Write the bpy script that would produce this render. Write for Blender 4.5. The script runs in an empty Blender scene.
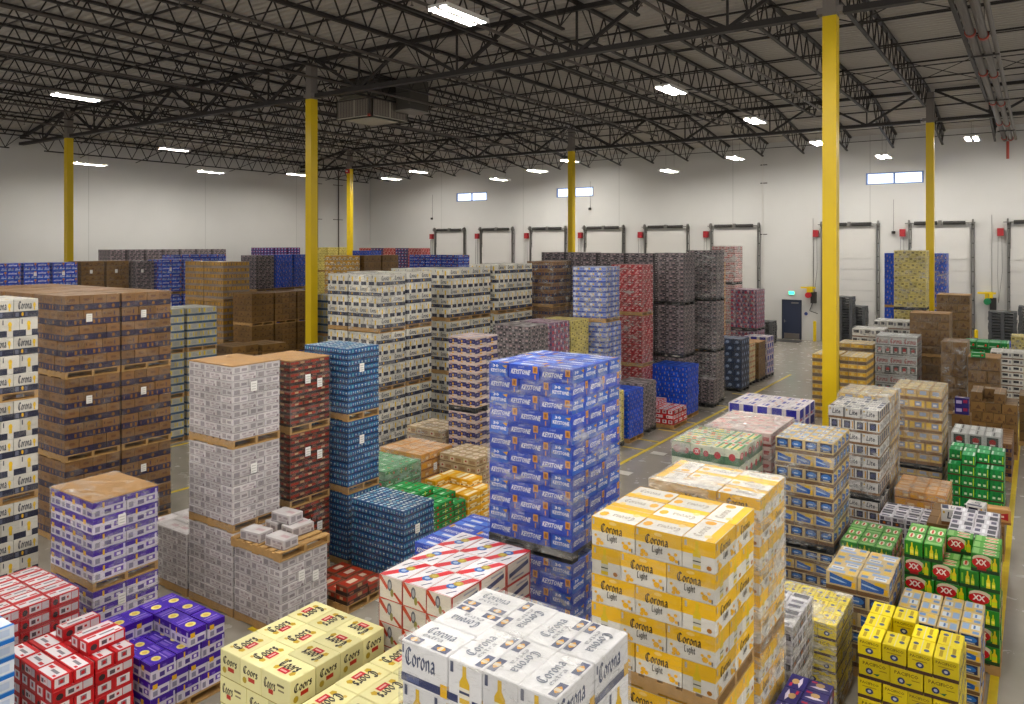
import bpy, math, random
from mathutils import Matrix, Vector
random.seed(7)
SC = bpy.context.scene
COL = SC.collection
PI = math.pi

# ------------------------------------------------------------------ helpers
def lin(c):
    return tuple((x / 12.92 if x <= 0.04045 else ((x + 0.055) / 1.055) ** 2.4) for x in c)
def hexc(h):
    return lin(tuple(int(h[i:i + 2], 16) / 255 for i in (0, 2, 4)))
MATS = {}
def newmat(name):
    m = bpy.data.materials.new(name); m.use_nodes = True
    nt = m.node_tree
    return m, nt, nt.nodes['Principled BSDF']
def ink(h, rough=0.45):
    """printed carton colour, each carton a touch lighter or darker than the next"""
    k = (h, rough)
    if k in MATS: return MATS[k]
    m, nt, b = newmat('print_' + h)
    n = nt.nodes
    oi = n.new('ShaderNodeObjectInfo'); mr = n.new('ShaderNodeMapRange')
    mr.inputs['To Min'].default_value = 0.76; mr.inputs['To Max'].default_value = 1.08; hs_sat = 1.12
    nt.links.new(oi.outputs['Random'], mr.inputs['Value'])
    hs = n.new('ShaderNodeHueSaturation'); hs.inputs['Color'].default_value = (*hexc(h), 1)
    hs.inputs['Saturation'].default_value = hs_sat
    nt.links.new(mr.outputs[0], hs.inputs['Value'])
    nt.links.new(hs.outputs[0], b.inputs['Base Color'])
    b.inputs['Roughness'].default_value = rough
    MATS[k] = m
    return m
def paint(name, h, rough=0.5, metal=0.0, noise=0.0, scale=8.0, bump=0.0):
    if name in MATS: return MATS[name]
    m, nt, b = newmat(name); n = nt.nodes
    c = hexc(h)
    b.inputs['Base Color'].default_value = (*c, 1)
    b.inputs['Roughness'].default_value = rough; b.inputs['Metallic'].default_value = metal
    if noise or bump:
        tc = n.new('ShaderNodeTexCoord'); nz = n.new('ShaderNodeTexNoise')
        nz.inputs['Scale'].default_value = scale; nz.inputs['Detail'].default_value = 4
        nt.links.new(tc.outputs['Object'], nz.inputs['Vector'])
        if noise:
            mx = n.new('ShaderNodeMix'); mx.data_type = 'RGBA'
            mx.inputs['A'].default_value = (*[x * (1 - noise) for x in c], 1)
            mx.inputs['B'].default_value = (*[min(1, x * (1 + noise)) for x in c], 1)
            nt.links.new(nz.outputs['Fac'], mx.inputs['Factor'])
            nt.links.new(mx.outputs['Result'], b.inputs['Base Color'])
        if bump:
            bp = n.new('ShaderNodeBump'); bp.inputs['Strength'].default_value = bump
            nt.links.new(nz.outputs['Fac'], bp.inputs['Height']); nt.links.new(bp.outputs[0], b.inputs['Normal'])
    MATS[name] = m
    return m
def glow(name, h, s):
    if name in MATS: return MATS[name]
    m, nt, b = newmat(name)
    b.inputs['Base Color'].default_value = (*hexc(h), 1)
    b.inputs['Emission Color'].default_value = (*hexc(h), 1); b.inputs['Emission Strength'].default_value = s
    MATS[name] = m
    return m
def film(name, lo, hi, tint='F4F3EF', scale=3.0, rough=0.22):
    if name in MATS: return MATS[name]
    m, nt, b = newmat(name); n = nt.nodes
    b.inputs['Base Color'].default_value = (*hexc(tint), 1); b.inputs['Roughness'].default_value = rough
    tr = n.new('ShaderNodeBsdfTransparent'); mx = n.new('ShaderNodeMixShader')
    tc = n.new('ShaderNodeTexCoord'); oi = n.new('ShaderNodeObjectInfo')
    ad = n.new('ShaderNodeVectorMath'); ad.operation = 'ADD'
    mu = n.new('ShaderNodeMath'); mu.operation = 'MULTIPLY'; mu.inputs[1].default_value = 37.0
    nt.links.new(oi.outputs['Random'], mu.inputs[0])
    nt.links.new(tc.outputs['Object'], ad.inputs[0]); nt.links.new(mu.outputs[0], ad.inputs[1])
    mp = n.new('ShaderNodeMapping'); mp.inputs['Rotation'].default_value = (0.35, 0.5, 0.3); mp.inputs['Scale'].default_value = (1, 1, 3.2)
    nt.links.new(ad.outputs[0], mp.inputs['Vector'])
    nz = n.new('ShaderNodeTexNoise'); nz.inputs['Scale'].default_value = scale; nz.inputs['Detail'].default_value = 5; nz.inputs['Distortion'].default_value = 0.8
    nt.links.new(mp.outputs[0], nz.inputs['Vector'])
    mr = n.new('ShaderNodeMapRange'); mr.inputs['From Min'].default_value = 0.46; mr.inputs['From Max'].default_value = 0.74
    mr.inputs['To Min'].default_value = lo; mr.inputs['To Max'].default_value = hi
    nt.links.new(nz.outputs['Fac'], mr.inputs['Value'])
    m2 = n.new('ShaderNodeMapping'); m2.inputs['Rotation'].default_value = (0.2, -0.6, 0.9); m2.inputs['Scale'].default_value = (3, 3, 14)
    nt.links.new(ad.outputs[0], m2.inputs['Vector'])
    nf = n.new('ShaderNodeTexNoise'); nf.inputs['Scale'].default_value = 2.2; nf.inputs['Detail'].default_value = 3; nf.inputs['Distortion'].default_value = 1.2
    nt.links.new(m2.outputs[0], nf.inputs['Vector'])
    cr = n.new('ShaderNodeMapRange'); cr.inputs['From Min'].default_value = .56; cr.inputs['From Max'].default_value = .7; cr.inputs['To Max'].default_value = hi * .55
    nt.links.new(nf.outputs['Fac'], cr.inputs['Value'])
    sm = n.new('ShaderNodeMath'); sm.operation = 'ADD'; sm.use_clamp = True
    nt.links.new(mr.outputs[0], sm.inputs[0]); nt.links.new(cr.outputs[0], sm.inputs[1])
    bp = n.new('ShaderNodeBump'); bp.inputs['Strength'].default_value = 0.8; bp.inputs['Distance'].default_value = 0.04
    nt.links.new(nf.outputs['Fac'], bp.inputs['Height']); nt.links.new(bp.outputs[0], b.inputs['Normal'])
    nt.links.new(sm.outputs[0], mx.inputs['Fac']); nt.links.new(tr.outputs[0], mx.inputs[1]); nt.links.new(b.outputs[0], mx.inputs[2])
    nt.links.new(mx.outputs[0], n['Material Output'].inputs['Surface'])
    MATS[name] = m
    return m

class MB:
    """collects polygons and links them as one mesh object"""
    def __init__(s): s.v = []; s.f = []; s.m = []; s.mats = []; s.key = {}
    def mi(s, mat):
        if mat.name not in s.key: s.key[mat.name] = len(s.mats); s.mats.append(mat)
        return s.key[mat.name]
    def poly(s, pts, mat):
        i = len(s.v); s.v += [tuple(p) for p in pts]; s.f.append(tuple(range(i, i + len(pts)))); s.m.append(s.mi(mat))
    def box(s, x0, y0, z0, x1, y1, z1, mat):
        i = len(s.v); k = s.mi(mat)
        s.v += [(x0, y0, z0), (x1, y0, z0), (x1, y1, z0), (x0, y1, z0), (x0, y0, z1), (x1, y0, z1), (x1, y1, z1), (x0, y1, z1)]
        for f in ((0, 3, 2, 1), (4, 5, 6, 7), (0, 1, 5, 4), (1, 2, 6, 5), (2, 3, 7, 6), (3, 0, 4, 7)):
            s.f.append(tuple(i + a for a in f)); s.m.append(k)
    def bar(s, a, b, r, mat, n=4, r2=None):
        a = Vector(a); b = Vector(b); d = (b - a).normalized()
        u = d.cross(Vector((0, 0, 1)))
        if u.length < 1e-4: u = Vector((1, 0, 0))
        u.normalize(); w = d.cross(u); i = len(s.v); k = s.mi(mat); r2 = r if r2 is None else r2
        for p, rr in ((a, r), (b, r2)):
            for j in range(n):
                t = 2 * PI * (j + 0.5) / n
                s.v.append(tuple(p + u * math.cos(t) * rr + w * math.sin(t) * rr))
        for j in range(n):
            s.f.append((i + j, i + (j + 1) % n, i + n + (j + 1) % n, i + n + j)); s.m.append(k)
        s.f.append(tuple(i + j for j in range(n))[::-1]); s.m.append(k)
        s.f.append(tuple(i + n + j for j in range(n))); s.m.append(k)
    def mesh(s, name):
        me = bpy.data.meshes.new(name); me.from_pydata(s.v, [], s.f)
        for m in s.mats: me.materials.append(m)
        me.polygons.foreach_set('material_index', s.m); me.update()
        return me
    def build(s, name, parent=None, loc=None):
        return put(name, s.mesh(name), parent, loc)
def put(name, me, parent=None, loc=None, rz=0.0, sc=None):
    o = bpy.data.objects.new(name, me); COL.objects.link(o)
    if parent is not None: o.parent = parent
    if loc is not None: o.location = loc
    if rz: o.rotation_euler = (0, 0, rz)
    if sc is not None: o.scale = sc
    return o
def thing(name, label, cat, loc=(0, 0, 0), rz=0.0, group=None):
    o = put(name, None, None, loc, rz); tag(o, label, cat, group)
    return o
def tag(o, label, cat, group=None):
    o['label'] = label; o['category'] = cat
    if group: o['group'] = group
    return o
def struct(o): o['kind'] = 'structure'; return o

# ------------------------------------------------------------------ lettering
TXT = {}
def text2d(s, bold=0.0):
    """flat outline of a word: (vertices scaled to height 1, faces, width)"""
    k = (s, bold)
    if k in TXT: return TXT[k]
    cu = bpy.data.curves.new('word', 'FONT'); cu.body = s; cu.resolution_u = 1; cu.offset = bold
    ob = bpy.data.objects.new('word', cu); COL.objects.link(ob)
    me = bpy.data.meshes.new_from_object(ob)
    v = [(p.co.x, p.co.y) for p in me.vertices]; f = [tuple(p.vertices) for p in me.polygons]
    bpy.data.objects.remove(ob); bpy.data.curves.remove(cu); bpy.data.meshes.remove(me)
    x0 = min(p[0] for p in v); x1 = max(p[0] for p in v); y0 = min(p[1] for p in v); y1 = max(p[1] for p in v)
    h = y1 - y0
    TXT[k] = ([((a - x0) / h, (b - y0) / h) for a, b in v], f, (x1 - x0) / h)
    return TXT[k]
# broad-nib letters: strokes of each glyph, and its advance
GLY = {
 'C': ([[(.8, .82), (.5, .98), (.18, .78), (.08, .45), (.2, .12), (.5, 0), (.85, .2)], [(.46, .86), (.4, .5), (.46, .18)]], .95),
 'o': ([[(.12, .45), (.32, .66), (.55, .45), (.5, .15), (.3, 0), (.1, .15), (.12, .45)]], .66),
 'r': ([[(.08, .56), (.16, .5), (.16, .02)], [(.16, .45), (.38, .66), (.5, .5)]], .54),
 'n': ([[(.08, .56), (.16, .5), (.16, .02)], [(.16, .45), (.4, .66), (.52, .48), (.52, .04), (.62, .02)]], .7),
 'a': ([[(.12, .52), (.36, .66), (.52, .48), (.52, .06), (.62, .02)], [(.52, .34), (.2, .28), (.1, .12), (.26, 0), (.5, .14)]], .7),
 's': ([[(.5, .52), (.28, .66), (.12, .5), (.46, .22), (.34, 0), (.08, .1)]], .58),
 'L': ([[(.5, .98), (.2, .9), (.2, .1), (.5, .02), (.72, .16)]], .8),
 'i': ([[(.06, .56), (.14, .5), (.14, .06), (.24, .02)], [(.1, .8), (.18, .84)]], .32),
 'g': ([[(.5, .5), (.3, .66), (.1, .45), (.14, .18), (.34, .04), (.5, .2)], [(.5, .62), (.5, -.12), (.3, -.26), (.1, -.16)]], .66),
 'h': ([[(.16, .98), (.16, .02)], [(.16, .45), (.4, .66), (.52, .48), (.52, .0), (.42, -.12)]], .68),
 't': ([[(.22, .86), (.2, .12), (.38, .02)], [(.04, .6), (.42, .62)]], .48),
 'e': ([[(.14, .34), (.48, .42), (.4, .64), (.2, .6), (.08, .3), (.2, .04), (.48, .1)]], .58),
 'x': ([[(.08, .6), (.5, .02)], [(.5, .6), (.08, .02)]], .6),
}
def nib2d(s, w=.13, ang=.7):
    k = ('nib', s, w, ang)
    if k in TXT: return TXT[k]
    v = []; f = []; x = 0
    nx, ny = math.cos(ang) * w / 2, math.sin(ang) * w / 2; t = .03
    for ch in s:
        st, adv = GLY[ch]
        for pl in st:
            for (ax, ay), (bx, by) in zip(pl, pl[1:]):
                dx, dy = bx - ax, by - ay; q = math.hypot(dx, dy) or 1
                ox, oy = -dy / q * t, dx / q * t
                i = len(v)
                sgn = 1 if (nx * -dy + ny * dx) >= 0 else -1
                v += [(x + ax - nx * sgn - ox, ay - ny * sgn - oy), (x + bx - nx * sgn - ox, by - ny * sgn - oy),
                      (x + bx + nx * sgn + ox, by + ny * sgn + oy), (x + ax + nx * sgn + ox, ay + ny * sgn + oy)]
                f.append((i, i + 1, i + 2, i + 3))
        x += adv
    TXT[k] = (v, f, x)
    return TXT[k]

# ------------------------------------------------------------------ cartons
class Canvas:
    """one printed face of a carton; u runs 0..1 across it and v 0..1 up it"""
    def __init__(s, mb, o, u, v, n, w, h): s.mb = mb; s.o = Vector(o); s.u = Vector(u); s.v = Vector(v); s.n = Vector(n); s.w = w; s.h = h; s.k = 0
    def P(s, a, b): return s.o + s.u * (a * s.w) + s.v * (b * s.h) + s.n * (0.0004 + 0.0004 * s.k)
    def poly(s, pts, c):
        s.k += 1; s.mb.poly([s.P(*p) for p in pts], ink(c))
    def rect(s, a, b, c, d, col): s.poly([(a, b), (c, b), (c, d), (a, d)], col)
    def oval(s, x, y, rx, ry, col, n=10, ph=0.0): s.poly([(x + rx * math.cos(2 * PI * i / n + ph), y + ry * math.sin(2 * PI * i / n + ph)) for i in range(n)], col)
    def bottle(s, x, y, w, h, col, lab='F2EFE4'):
        pts = [(-.5, 0), (.5, 0), (.5, .55), (.2, .72), (.18, 1), (-.18, 1), (-.2, .72), (-.5, .55)]
        s.poly([(x + a * w, y + b * h) for a, b in pts], col)
        s.rect(x - .5 * w, y + .14 * h, x + .5 * w, y + .42 * h, lab)
    def word(s, t, x, y, w, h, col, bold=.02, shear=0.0, glyph=None, rot=0.0):
        """word centred on (x, y) inside w x h of the face"""
        v, f, ww = glyph or text2d(t, bold)
        s.k += 1; sx = w / ww; c, sn = math.cos(rot), math.sin(rot)
        asp = s.w / s.h
        for fc in f:
            pts = []
            for i in fc:
                a = (v[i][0] - ww / 2) * sx + shear * (v[i][1] - .5) * h; b = (v[i][1] - .5) * h
                if rot: a, b = a * c - b / asp * sn, a * asp * sn + b * c
                pts.append(s.P(x + a, y + b))
            s.mb.poly(pts, ink(col))
def faces(mb, L, W, H):
    return dict(F=Canvas(mb, (-L / 2, -W / 2, 0), (1, 0, 0), (0, 0, 1), (0, -1, 0), L, H),
                B=Canvas(mb, (L / 2, W / 2, 0), (-1, 0, 0), (0, 0, 1), (0, 1, 0), L, H),
                R=Canvas(mb, (L / 2, -W / 2, 0), (0, 1, 0), (0, 0, 1), (1, 0, 0), W, H),
                E=Canvas(mb, (-L / 2, W / 2, 0), (0, -1, 0), (0, 0, 1), (-1, 0, 0), W, H),
                T=Canvas(mb, (-L / 2, -W / 2, H), (1, 0, 0), (0, 1, 0), (0, 0, 1), L, W))
def basebox(mb, L, W, H, col, e=0.006):
    """carton body with its vertical and top edges rounded off"""
    m = ink(col); k = mb.mi(m); i = len(mb.v)
    x, y = L / 2, W / 2
    ring = [(-x + e, -y), (x - e, -y), (x, -y + e), (x, y - e), (x - e, y), (-x + e, y), (-x, y - e), (-x, -y + e)]
    for z, s in ((0, 0), (H - e, 0), (H, e)):
        for a, b in ring: mb.v.append((a * (1 - s / x), b * (1 - s / y), z))
    for r in (0, 8):
        for j in range(8): mb.f.append((i + r + j, i + r + (j + 1) % 8, i + r + 8 + (j + 1) % 8, i + r + 8 + j)); mb.m.append(k)
    mb.f.append(tuple(i + 16 + j for j in range(8))); mb.m.append(k)
    mb.f.append(tuple(i + j for j in range(8))[::-1]); mb.m.append(k)

def art_key(c):
    for n in 'FB':
        f = c[n]; f.rect(.01, .0, .99, .12, '1B3FB4'); f.rect(.02, .62, .98, .97, '2148C0')
        f.word('KEYSTONE', .4, .5, .62, .36, 'EDEFF6', .03, .12)
        f.word('LIGHT', .42, .85, .2, .13, 'BFC9EE', .0)
        f.rect(.8, .5, .95, .98, 'D8962E'); f.rect(.835, .6, .915, .88, '9C5A22'); f.rect(.86, .08, .89, .4, 'D8962E')
    for n in 'RE':
        f = c[n]; f.rect(.03, .04, .97, .5, '2F62C4'); f.rect(.1, .36, .9, .94, '3A68CA')
        f.word('30', .36, .75, .3, .22, 'F2F4FA', .03); f.word('KEYSTONE', .5, .42, .76, .26, 'F4F4F8', .03); f.poly([(.7, .8), (.95, .86), (.9, .62)], 'D8A23A')
    f = c['T']; f.rect(.04, .05, .96, .45, '5F83DA'); f.word('KEYSTONE', .5, .72, .7, .22, 'E6EAF6', .03, .1); f.rect(.3, .18, .7, .36, 'DFE5F4'); f.rect(.84, .55, .94, .9, 'CF9A45')
def art_cwl(c):
    for n in 'FB':
        f = c[n]; f.rect(0, .52, 1, 1, 'F5C012'); f.rect(0, .50, 1, .53, 'FBE3A0')
        f.oval(.5, .88, .09, .06, 'F9D78A')
        f.word('', .47, .67, .5, .3, '3A2A1C', glyph=nib2d('Corona', .17)); f.word('', .48, .36, .24, .22, '54504A', glyph=nib2d('Light', .17))
        for x, y, r in ((.17, .2, .06), (.1, .36, .035), (.24, .12, .05), (.8, .18, .07), (.88, .34, .04), (.74, .3, .035), (.9, .12, .04), (.15, .08, .045)):
            f.oval(x, y, r, r * 1.5, 'F6BE48', 6, x * 9)
        f.rect(.03, .74, .07, .95, 'C9C6BE'); f.rect(.93, .04, .96, .18, '7B766E')
    for n in 'RE':
        f = c[n]; f.rect(0, .5, 1, 1, 'F5C012'); f.bottle(.45, .04, .24, .9, 'E6C52A', 'CFCDBE'); f.rect(.33, .26, .57, .3, '4A4637')
        f.rect(.08, .74, .15, .93, 'B9B6AE'); f.oval(.82, .14, .08, .08, 'B4762E', 7)
    f = c['T']; f.rect(0, .02, 1, .3, 'F2C44A'); f.word('', .4, .66, .5, .26, 'A69E90', glyph=nib2d('Corona', .15)); f.oval(.84, .66, .1, .18, 'F2B548', 7); f.oval(.2, .34, .08, .12, 'F7DDA0', 6)
def art_cex(c):
    for n in 'FB':
        f = c[n]; f.word('', .42, .66, .66, .42, '3B4668', glyph=nib2d('Corona', .16)); f.rect(0, .02, 1, .22, '2C3560'); f.rect(.12, .05, .4, .2, '59628A'); f.rect(.86, .0, 1, .3, 'E4B42C'); f.rect(.03, .7, .06, .9, '5A617A')
    for n in 'RE':
        f = c[n]; f.rect(0, .02, .3, .2, '2C3560'); f.rect(.72, .02, 1, .2, '2C3560'); f.bottle(.5, .05, .3, .88, 'E2B81A', 'E9E4D2'); f.rect(.35, .28, .65, .34, '3C4260'); f.rect(.08, .7, .17, .95, '4A506A')
    f = c['T']
    for x in (.04, .62):
        f.rect(x, .04, x + .32, .26, '4A5170'); f.oval(x + .16, .15, .09, .08, 'E0A23C', 6); f.rect(x + .12, .06, x + .19, .24, 'D9CDB4')
    f.word('', .5, .66, .6, .28, '7C8290', glyph=nib2d('Corona', .15)); f.word('', .44, .42, .44, .14, 'A5A8AE', glyph=nib2d('extra', .15))
def art_cor3(c):
    for n in 'FB':
        f = c[n]; f.rect(0, 0, 1, .34, '23273C'); f.rect(.06, .05, .2, .29, '6B6F80'); f.rect(.45, .05, .56, .29, '565B70'); f.oval(.35, .18, .05, .12, 'E8B41C', 7)
        f.word('', .45, .68, .56, .42, '2E3140', glyph=nib2d('Corona', .18)); f.oval(.84, .66, .06, .15, 'EDC424', 8); f.rect(.815, .38, .865, .6, 'EDC424')
    for n in 'RE':
        f = c[n]; f.rect(0, 0, .34, .34, '23273C'); f.rect(.66, 0, 1, .34, '23273C'); f.oval(.5, .66, .11, .16, 'EDC424', 8); f.rect(.42, .3, .58, .56, 'E4BE2A'); f.rect(.1, .66, .16, .92, '4A4C56')
    f = c['T']; f.rect(.05, .1, .4, .4, '9A9AA0'); f.word('', .5, .66, .6, .3, '8B8E96', glyph=nib2d('Corona', .15)); f.oval(.8, .25, .1, .14, 'DDBB66', 7)
def art_mod(c):
    for n in 'FB':
        f = c[n]; f.rect(0, 0, 1, .42, '292447'); f.rect(.5, .08, .62, .34, '8A6132'); f.rect(.78, .08, .9, .34, '8A6132'); f.rect(.1, .1, .14, .32, '9A7448')
        f.rect(.1, .62, .17, .8, '5B4032'); f.rect(.28, .6, .56, .74, '6B4A34'); f.rect(.66, .56, .72, .84, '43314A')
    for n in 'RE':
        f = c[n]; f.rect(0, 0, 1, .42, '26223F'); f.oval(.5, .2, .13, .13, '7F5A30', 8); f.rect(.3, .62, .7, .78, '6A4A35')
    f = c['T']; f.rect(0, .46, 1, .54, 'B89F80')
def art_pur(c):
    for n in 'FB':
        f = c[n]; f.rect(0, .62, 1, 1, '4A2C98'); f.rect(.06, .1, .2, .44, '8E8AA0'); f.rect(.34, .12, .54, .4, '4A3B7E'); f.rect(.28, .55, .34, .9, 'E6B535'); f.rect(.62, .2, .9, .5, '6A50A8'); f.rect(.7, .26, .82, .44, 'E8E4F0'); f.rect(.9, .55, .96, .9, 'D7D0EA')
        f.rect(.45, .62, .6, .8, '7A66B8')
    for n in 'RE':
        f = c[n]; f.rect(0, .6, 1, 1, '4A2C98'); f.rect(.1, .5, .36, .8, 'E2B030'); f.rect(.5, .12, .9, .4, '5B4A92'); f.rect(.12, .1, .36, .4, '8D8AA0')
    f = c['T']; f.rect(0, 0, 1, 1, '4222A6'); f.oval(.4, .5, .17, .27, 'E9DC86', 12); f.oval(.4, .5, .1, .15, 'D3BC62', 10); f.rect(.66, .1, .7, .9, 'B0A0DC'); f.rect(.78, .15, .9, .85, '7E68C0'); f.rect(.04, .1, .12, .9, '6A50BC')
def art_red(c):
    for n in 'FB':
        f = c[n]; f.rect(.3, .3, .7, .9, 'E9DEE0'); f.rect(.72, .3, .95, .9, 'D8CDD2'); f.oval(.16, .5, .09, .26, '2F2024', 8); f.rect(.36, .42, .5, .74, '5A4A52'); f.rect(.55, .5, .62, .7, 'C01822'); f.rect(.0, .04, 1, .2, 'B40E18')
    for n in 'RE':
        f = c[n]; f.rect(.12, .22, .8, .92, 'E6DCDF'); f.rect(.3, .4, .6, .8, '8A7078'); f.oval(.45, .58, .1, .14, 'C01822', 7)
    f = c['T']; f.rect(.05, .22, .96, .92, 'E4E0E4'); f.rect(.2, .45, .6, .62, '7E7A84'); f.rect(.66, .32, .9, .5, 'C01822'); f.rect(.1, .7, .24, .84, 'C9202A')
def art_lbl(c):
    for n in 'FBRE':
        f = c[n]; f.rect(0, .02, 1, .26, '3F78C8'); f.rect(.1, .5, .5, .8, 'A9B6CC'); f.rect(.62, .45, .9, .85, 'C5D3EA'); f.rect(.0, .26, 1, .32, '8FB6E6')
    f = c['T']; f.rect(.0, .0, 1, .16, '4C86D2'); f.rect(.2, .4, .7, .7, 'B8CBE6')
def art_wht(c):
    for n in 'FB':
        f = c[n]; f.rect(.06, .15, .3, .8, '9A9396'); f.rect(.4, .52, .9, .76, 'A69C9F'); f.rect(.45, .18, .8, .42, 'B5ABAD'); f.rect(.86, .1, .95, .4, '8A7A80'); f.rect(0, 0, 1, .07, '8F8A8B'); f.oval(.62, .64, .07, .1, 'D0CACA', 7)
    for n in 'RE':
        f = c[n]; f.rect(.12, .2, .44, .8, 'A19A9C'); f.rect(.55, .3, .88, .66, '968E92'); f.rect(0, 0, 1, .07, '8F8A8B')
    f = c['T']; f.rect(.1, .2, .42, .8, 'D6D2D2'); f.rect(.52, .35, .9, .62, 'C2A9AC'); f.rect(.06, .9, .94, .96, 'BDB9BA')
def art_rbk(c):
    for n in 'FB':
        f = c[n]; f.rect(0, .0, 1, .4, '2E1D1A'); f.rect(.04, .48, .42, .84, '9A3A2C'); f.rect(.5, .5, .7, .86, 'A78A6A'); f.rect(.75, .46, .97, .82, '8C2E26'); f.rect(.1, .1, .3, .32, '8A5A44'); f.rect(.6, .12, .88, .3, '6E4638')
    for n in 'RE':
        f = c[n]; f.rect(0, .0, 1, .4, '2E1D1A'); f.rect(.1, .46, .9, .84, '963628'); f.rect(.36, .5, .62, .8, 'B49A78')
    f = c['T']; f.rect(.08, .1, .92, .9, 'A5402F'); f.rect(.3, .3, .7, .7, 'D9C8B4')
def art_blu(c):
    for n in 'FBRE':
        f = c[n]; f.rect(0, .0, 1, .2, '0F2A50')
        for q in range(5):
            u = .02 + q * .2; f.rect(u + .02, .28, u + .16, .86, ('2C6EA8', '1E86A4', '245C9C', '3A7CB0', '1C5A90')[q]); f.rect(u + .05, .5, u + .13, .7, ('A9C6D8', '7FB0C4', 'B9CCD4', '8EB4CC', 'C8D4D0')[q])
            f.oval(u + .09, .36, .025, .07, ('D9C45A', 'C8D2DC', 'D0603A', 'D9C45A', '9FD0B0')[q], 5)
    f = c['T']
    for i in range(5):
        for j in range(3): f.oval(.11 + .195 * i, .18 + .31 * j, .07, .11, ('E4EBEE', 'A8CCE0', '6FB0CC', 'D8E4DC')[(i + 2 * j) % 4], 8)
    f.rect(.0, .32, 1, .34, '14406E')
def art_grn(c):
    for n in 'FB':
        f = c[n]; f.rect(0, .0, 1, .2, '5A3A26'); f.rect(.08, .5, .5, .62, 'BFD9B8'); f.oval(.72, .6, .08, .2, 'D82A24', 5, .3); f.rect(.3, .28, .36, .9, 'D9C23C'); f.rect(0, .88, 1, .95, '58B070')
    for n in 'RE':
        f = c[n]; f.rect(0, .0, 1, .2, '5A3A26'); f.rect(.15, .45, .85, .6, 'C3DEC0'); f.oval(.5, .78, .09, .13, 'D82A24', 5, .3)
    f = c['T']; f.rect(.08, .1, .46, .9, '3FA862'); f.rect(.54, .1, .92, .9, '44A860'); f.rect(.56, .4, .9, .56, 'E2E8DA'); f.oval(.26, .5, .08, .14, 'D23A2C', 6)
def art_hei(c):
    for n in 'FB':
        f = c[n]; f.rect(.1, .36, .62, .5, 'BCE0BC'); f.oval(.78, .56, .09, .2, 'E0201E', 5, .3); f.rect(.02, .1, .06, .9, '7ED08C'); f.rect(0, .0, 1, .14, '3B2A1E')
    for n in 'RE':
        f = c[n]; f.bottle(.3, .2, .2, .72, '0F6E36', 'CFE0C0'); f.bottle(.68, .2, .2, .72, '0F6E36', 'CFE0C0'); f.rect(0, .0, 1, .14, '4B3222'); f.rect(.86, .2, .92, .9, 'B9D02C')
    f = c['T']; f.rect(.05, .06, .95, .94, '28A860'); f.rect(.05, .06, .95, .2, 'DDF0E0'); f.rect(.2, .46, .8, .6, '86D4A0')
def art_yel(c):
    for n in 'FBRE':
        f = c[n]; f.rect(.02, .12, .98, .4, 'F0E2BC'); f.rect(.2, .5, .7, .7, 'F4E8C8'); f.rect(.1, .16, .3, .34, '8A6A2A'); f.rect(.55, .16, .78, .34, 'A9823A')
    f = c['T']; f.rect(.08, .12, .92, .44, 'F4E9CE'); f.rect(.3, .55, .8, .8, 'E7CF8C')
def art_cpr(c):
    for n in 'FBRE':
        f = c[n]; f.rect(.0, .16, .4, .7, '2B2960'); f.rect(.4, .3, 1, .82, '2B2960'); f.oval(.5, .5, .1, .16, 'D8A63C', 7); f.rect(.14, .34, .28, .52, '7773A0'); f.rect(.7, .46, .86, .62, '5E5A90'); f.rect(.2, .72, .44, .88, 'B08C84'); f.rect(.4, .06, .62, .2, 'D8A64C')
    f = c['T']; f.rect(.1, .3, .9, .6, 'A39AB6'); f.rect(.2, .7, .5, .85, 'C4907C')
def art_slv(c):
    for n in 'FBRE':
        f = c[n]; f.rect(0, .0, 1, .3, '3A50A0'); f.rect(.08, .42, .38, .86, 'C6CBD8'); f.rect(.44, .44, .6, .82, 'D6B862'); f.rect(.68, .4, .95, .86, '6D7FBE'); f.rect(.2, .08, .32, .24, 'D6C48A')
    f = c['T']; f.rect(.08, .1, .9, .5, 'D4D6DE'); f.rect(.3, .6, .7, .9, '5E72B6')
def art_rdw(c):
    for n in 'FBRE':
        f = c[n]; f.poly([(.05, .1), (.3, .1), (.62, .9), (.36, .9)], 'C48A8A'); f.rect(.66, .2, .9, .5, '6E1A20'); f.rect(.1, .6, .3, .8, '7E1A20'); f.rect(.72, .66, .95, .86, 'E0C8C4'); f.rect(.4, .1, .58, .3, 'C7A09E')
    f = c['T']; f.rect(.1, .2, .9, .5, 'DABFBE')
def art_gry(c):
    for n in 'FBRE':
        f = c[n]; f.rect(.04, .1, .3, .9, '2C292C'); f.rect(.38, .5, .6, .9, '8C8082'); f.rect(.64, .1, .94, .44, '34303A'); f.rect(.7, .56, .92, .86, 'A89294'); f.rect(.4, .12, .56, .36, '9C9496'); f.rect(.1, .4, .24, .6, 'B5A9AA')
    f = c['T']; f.rect(.1, .1, .5, .9, 'A8A2A2'); f.rect(.6, .3, .9, .7, '4A4448')
def art_bbl(c):
    for n in 'FBRE':
        f = c[n]; f.rect(.04, .06, .96, .94, '2452CC'); f.rect(.4, .3, .5, .7, 'B99C86'); f.rect(.7, .5, .86, .8, '5C84E0'); f.rect(.1, .2, .26, .46, '173A9A'); f.rect(.88, .0, .95, .4, 'C2AE9E')
    f = c['T']; f.rect(.1, .2, .9, .8, '3C6AE0'); f.rect(.4, .3, .6, .6, '7E9CF0')
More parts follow.
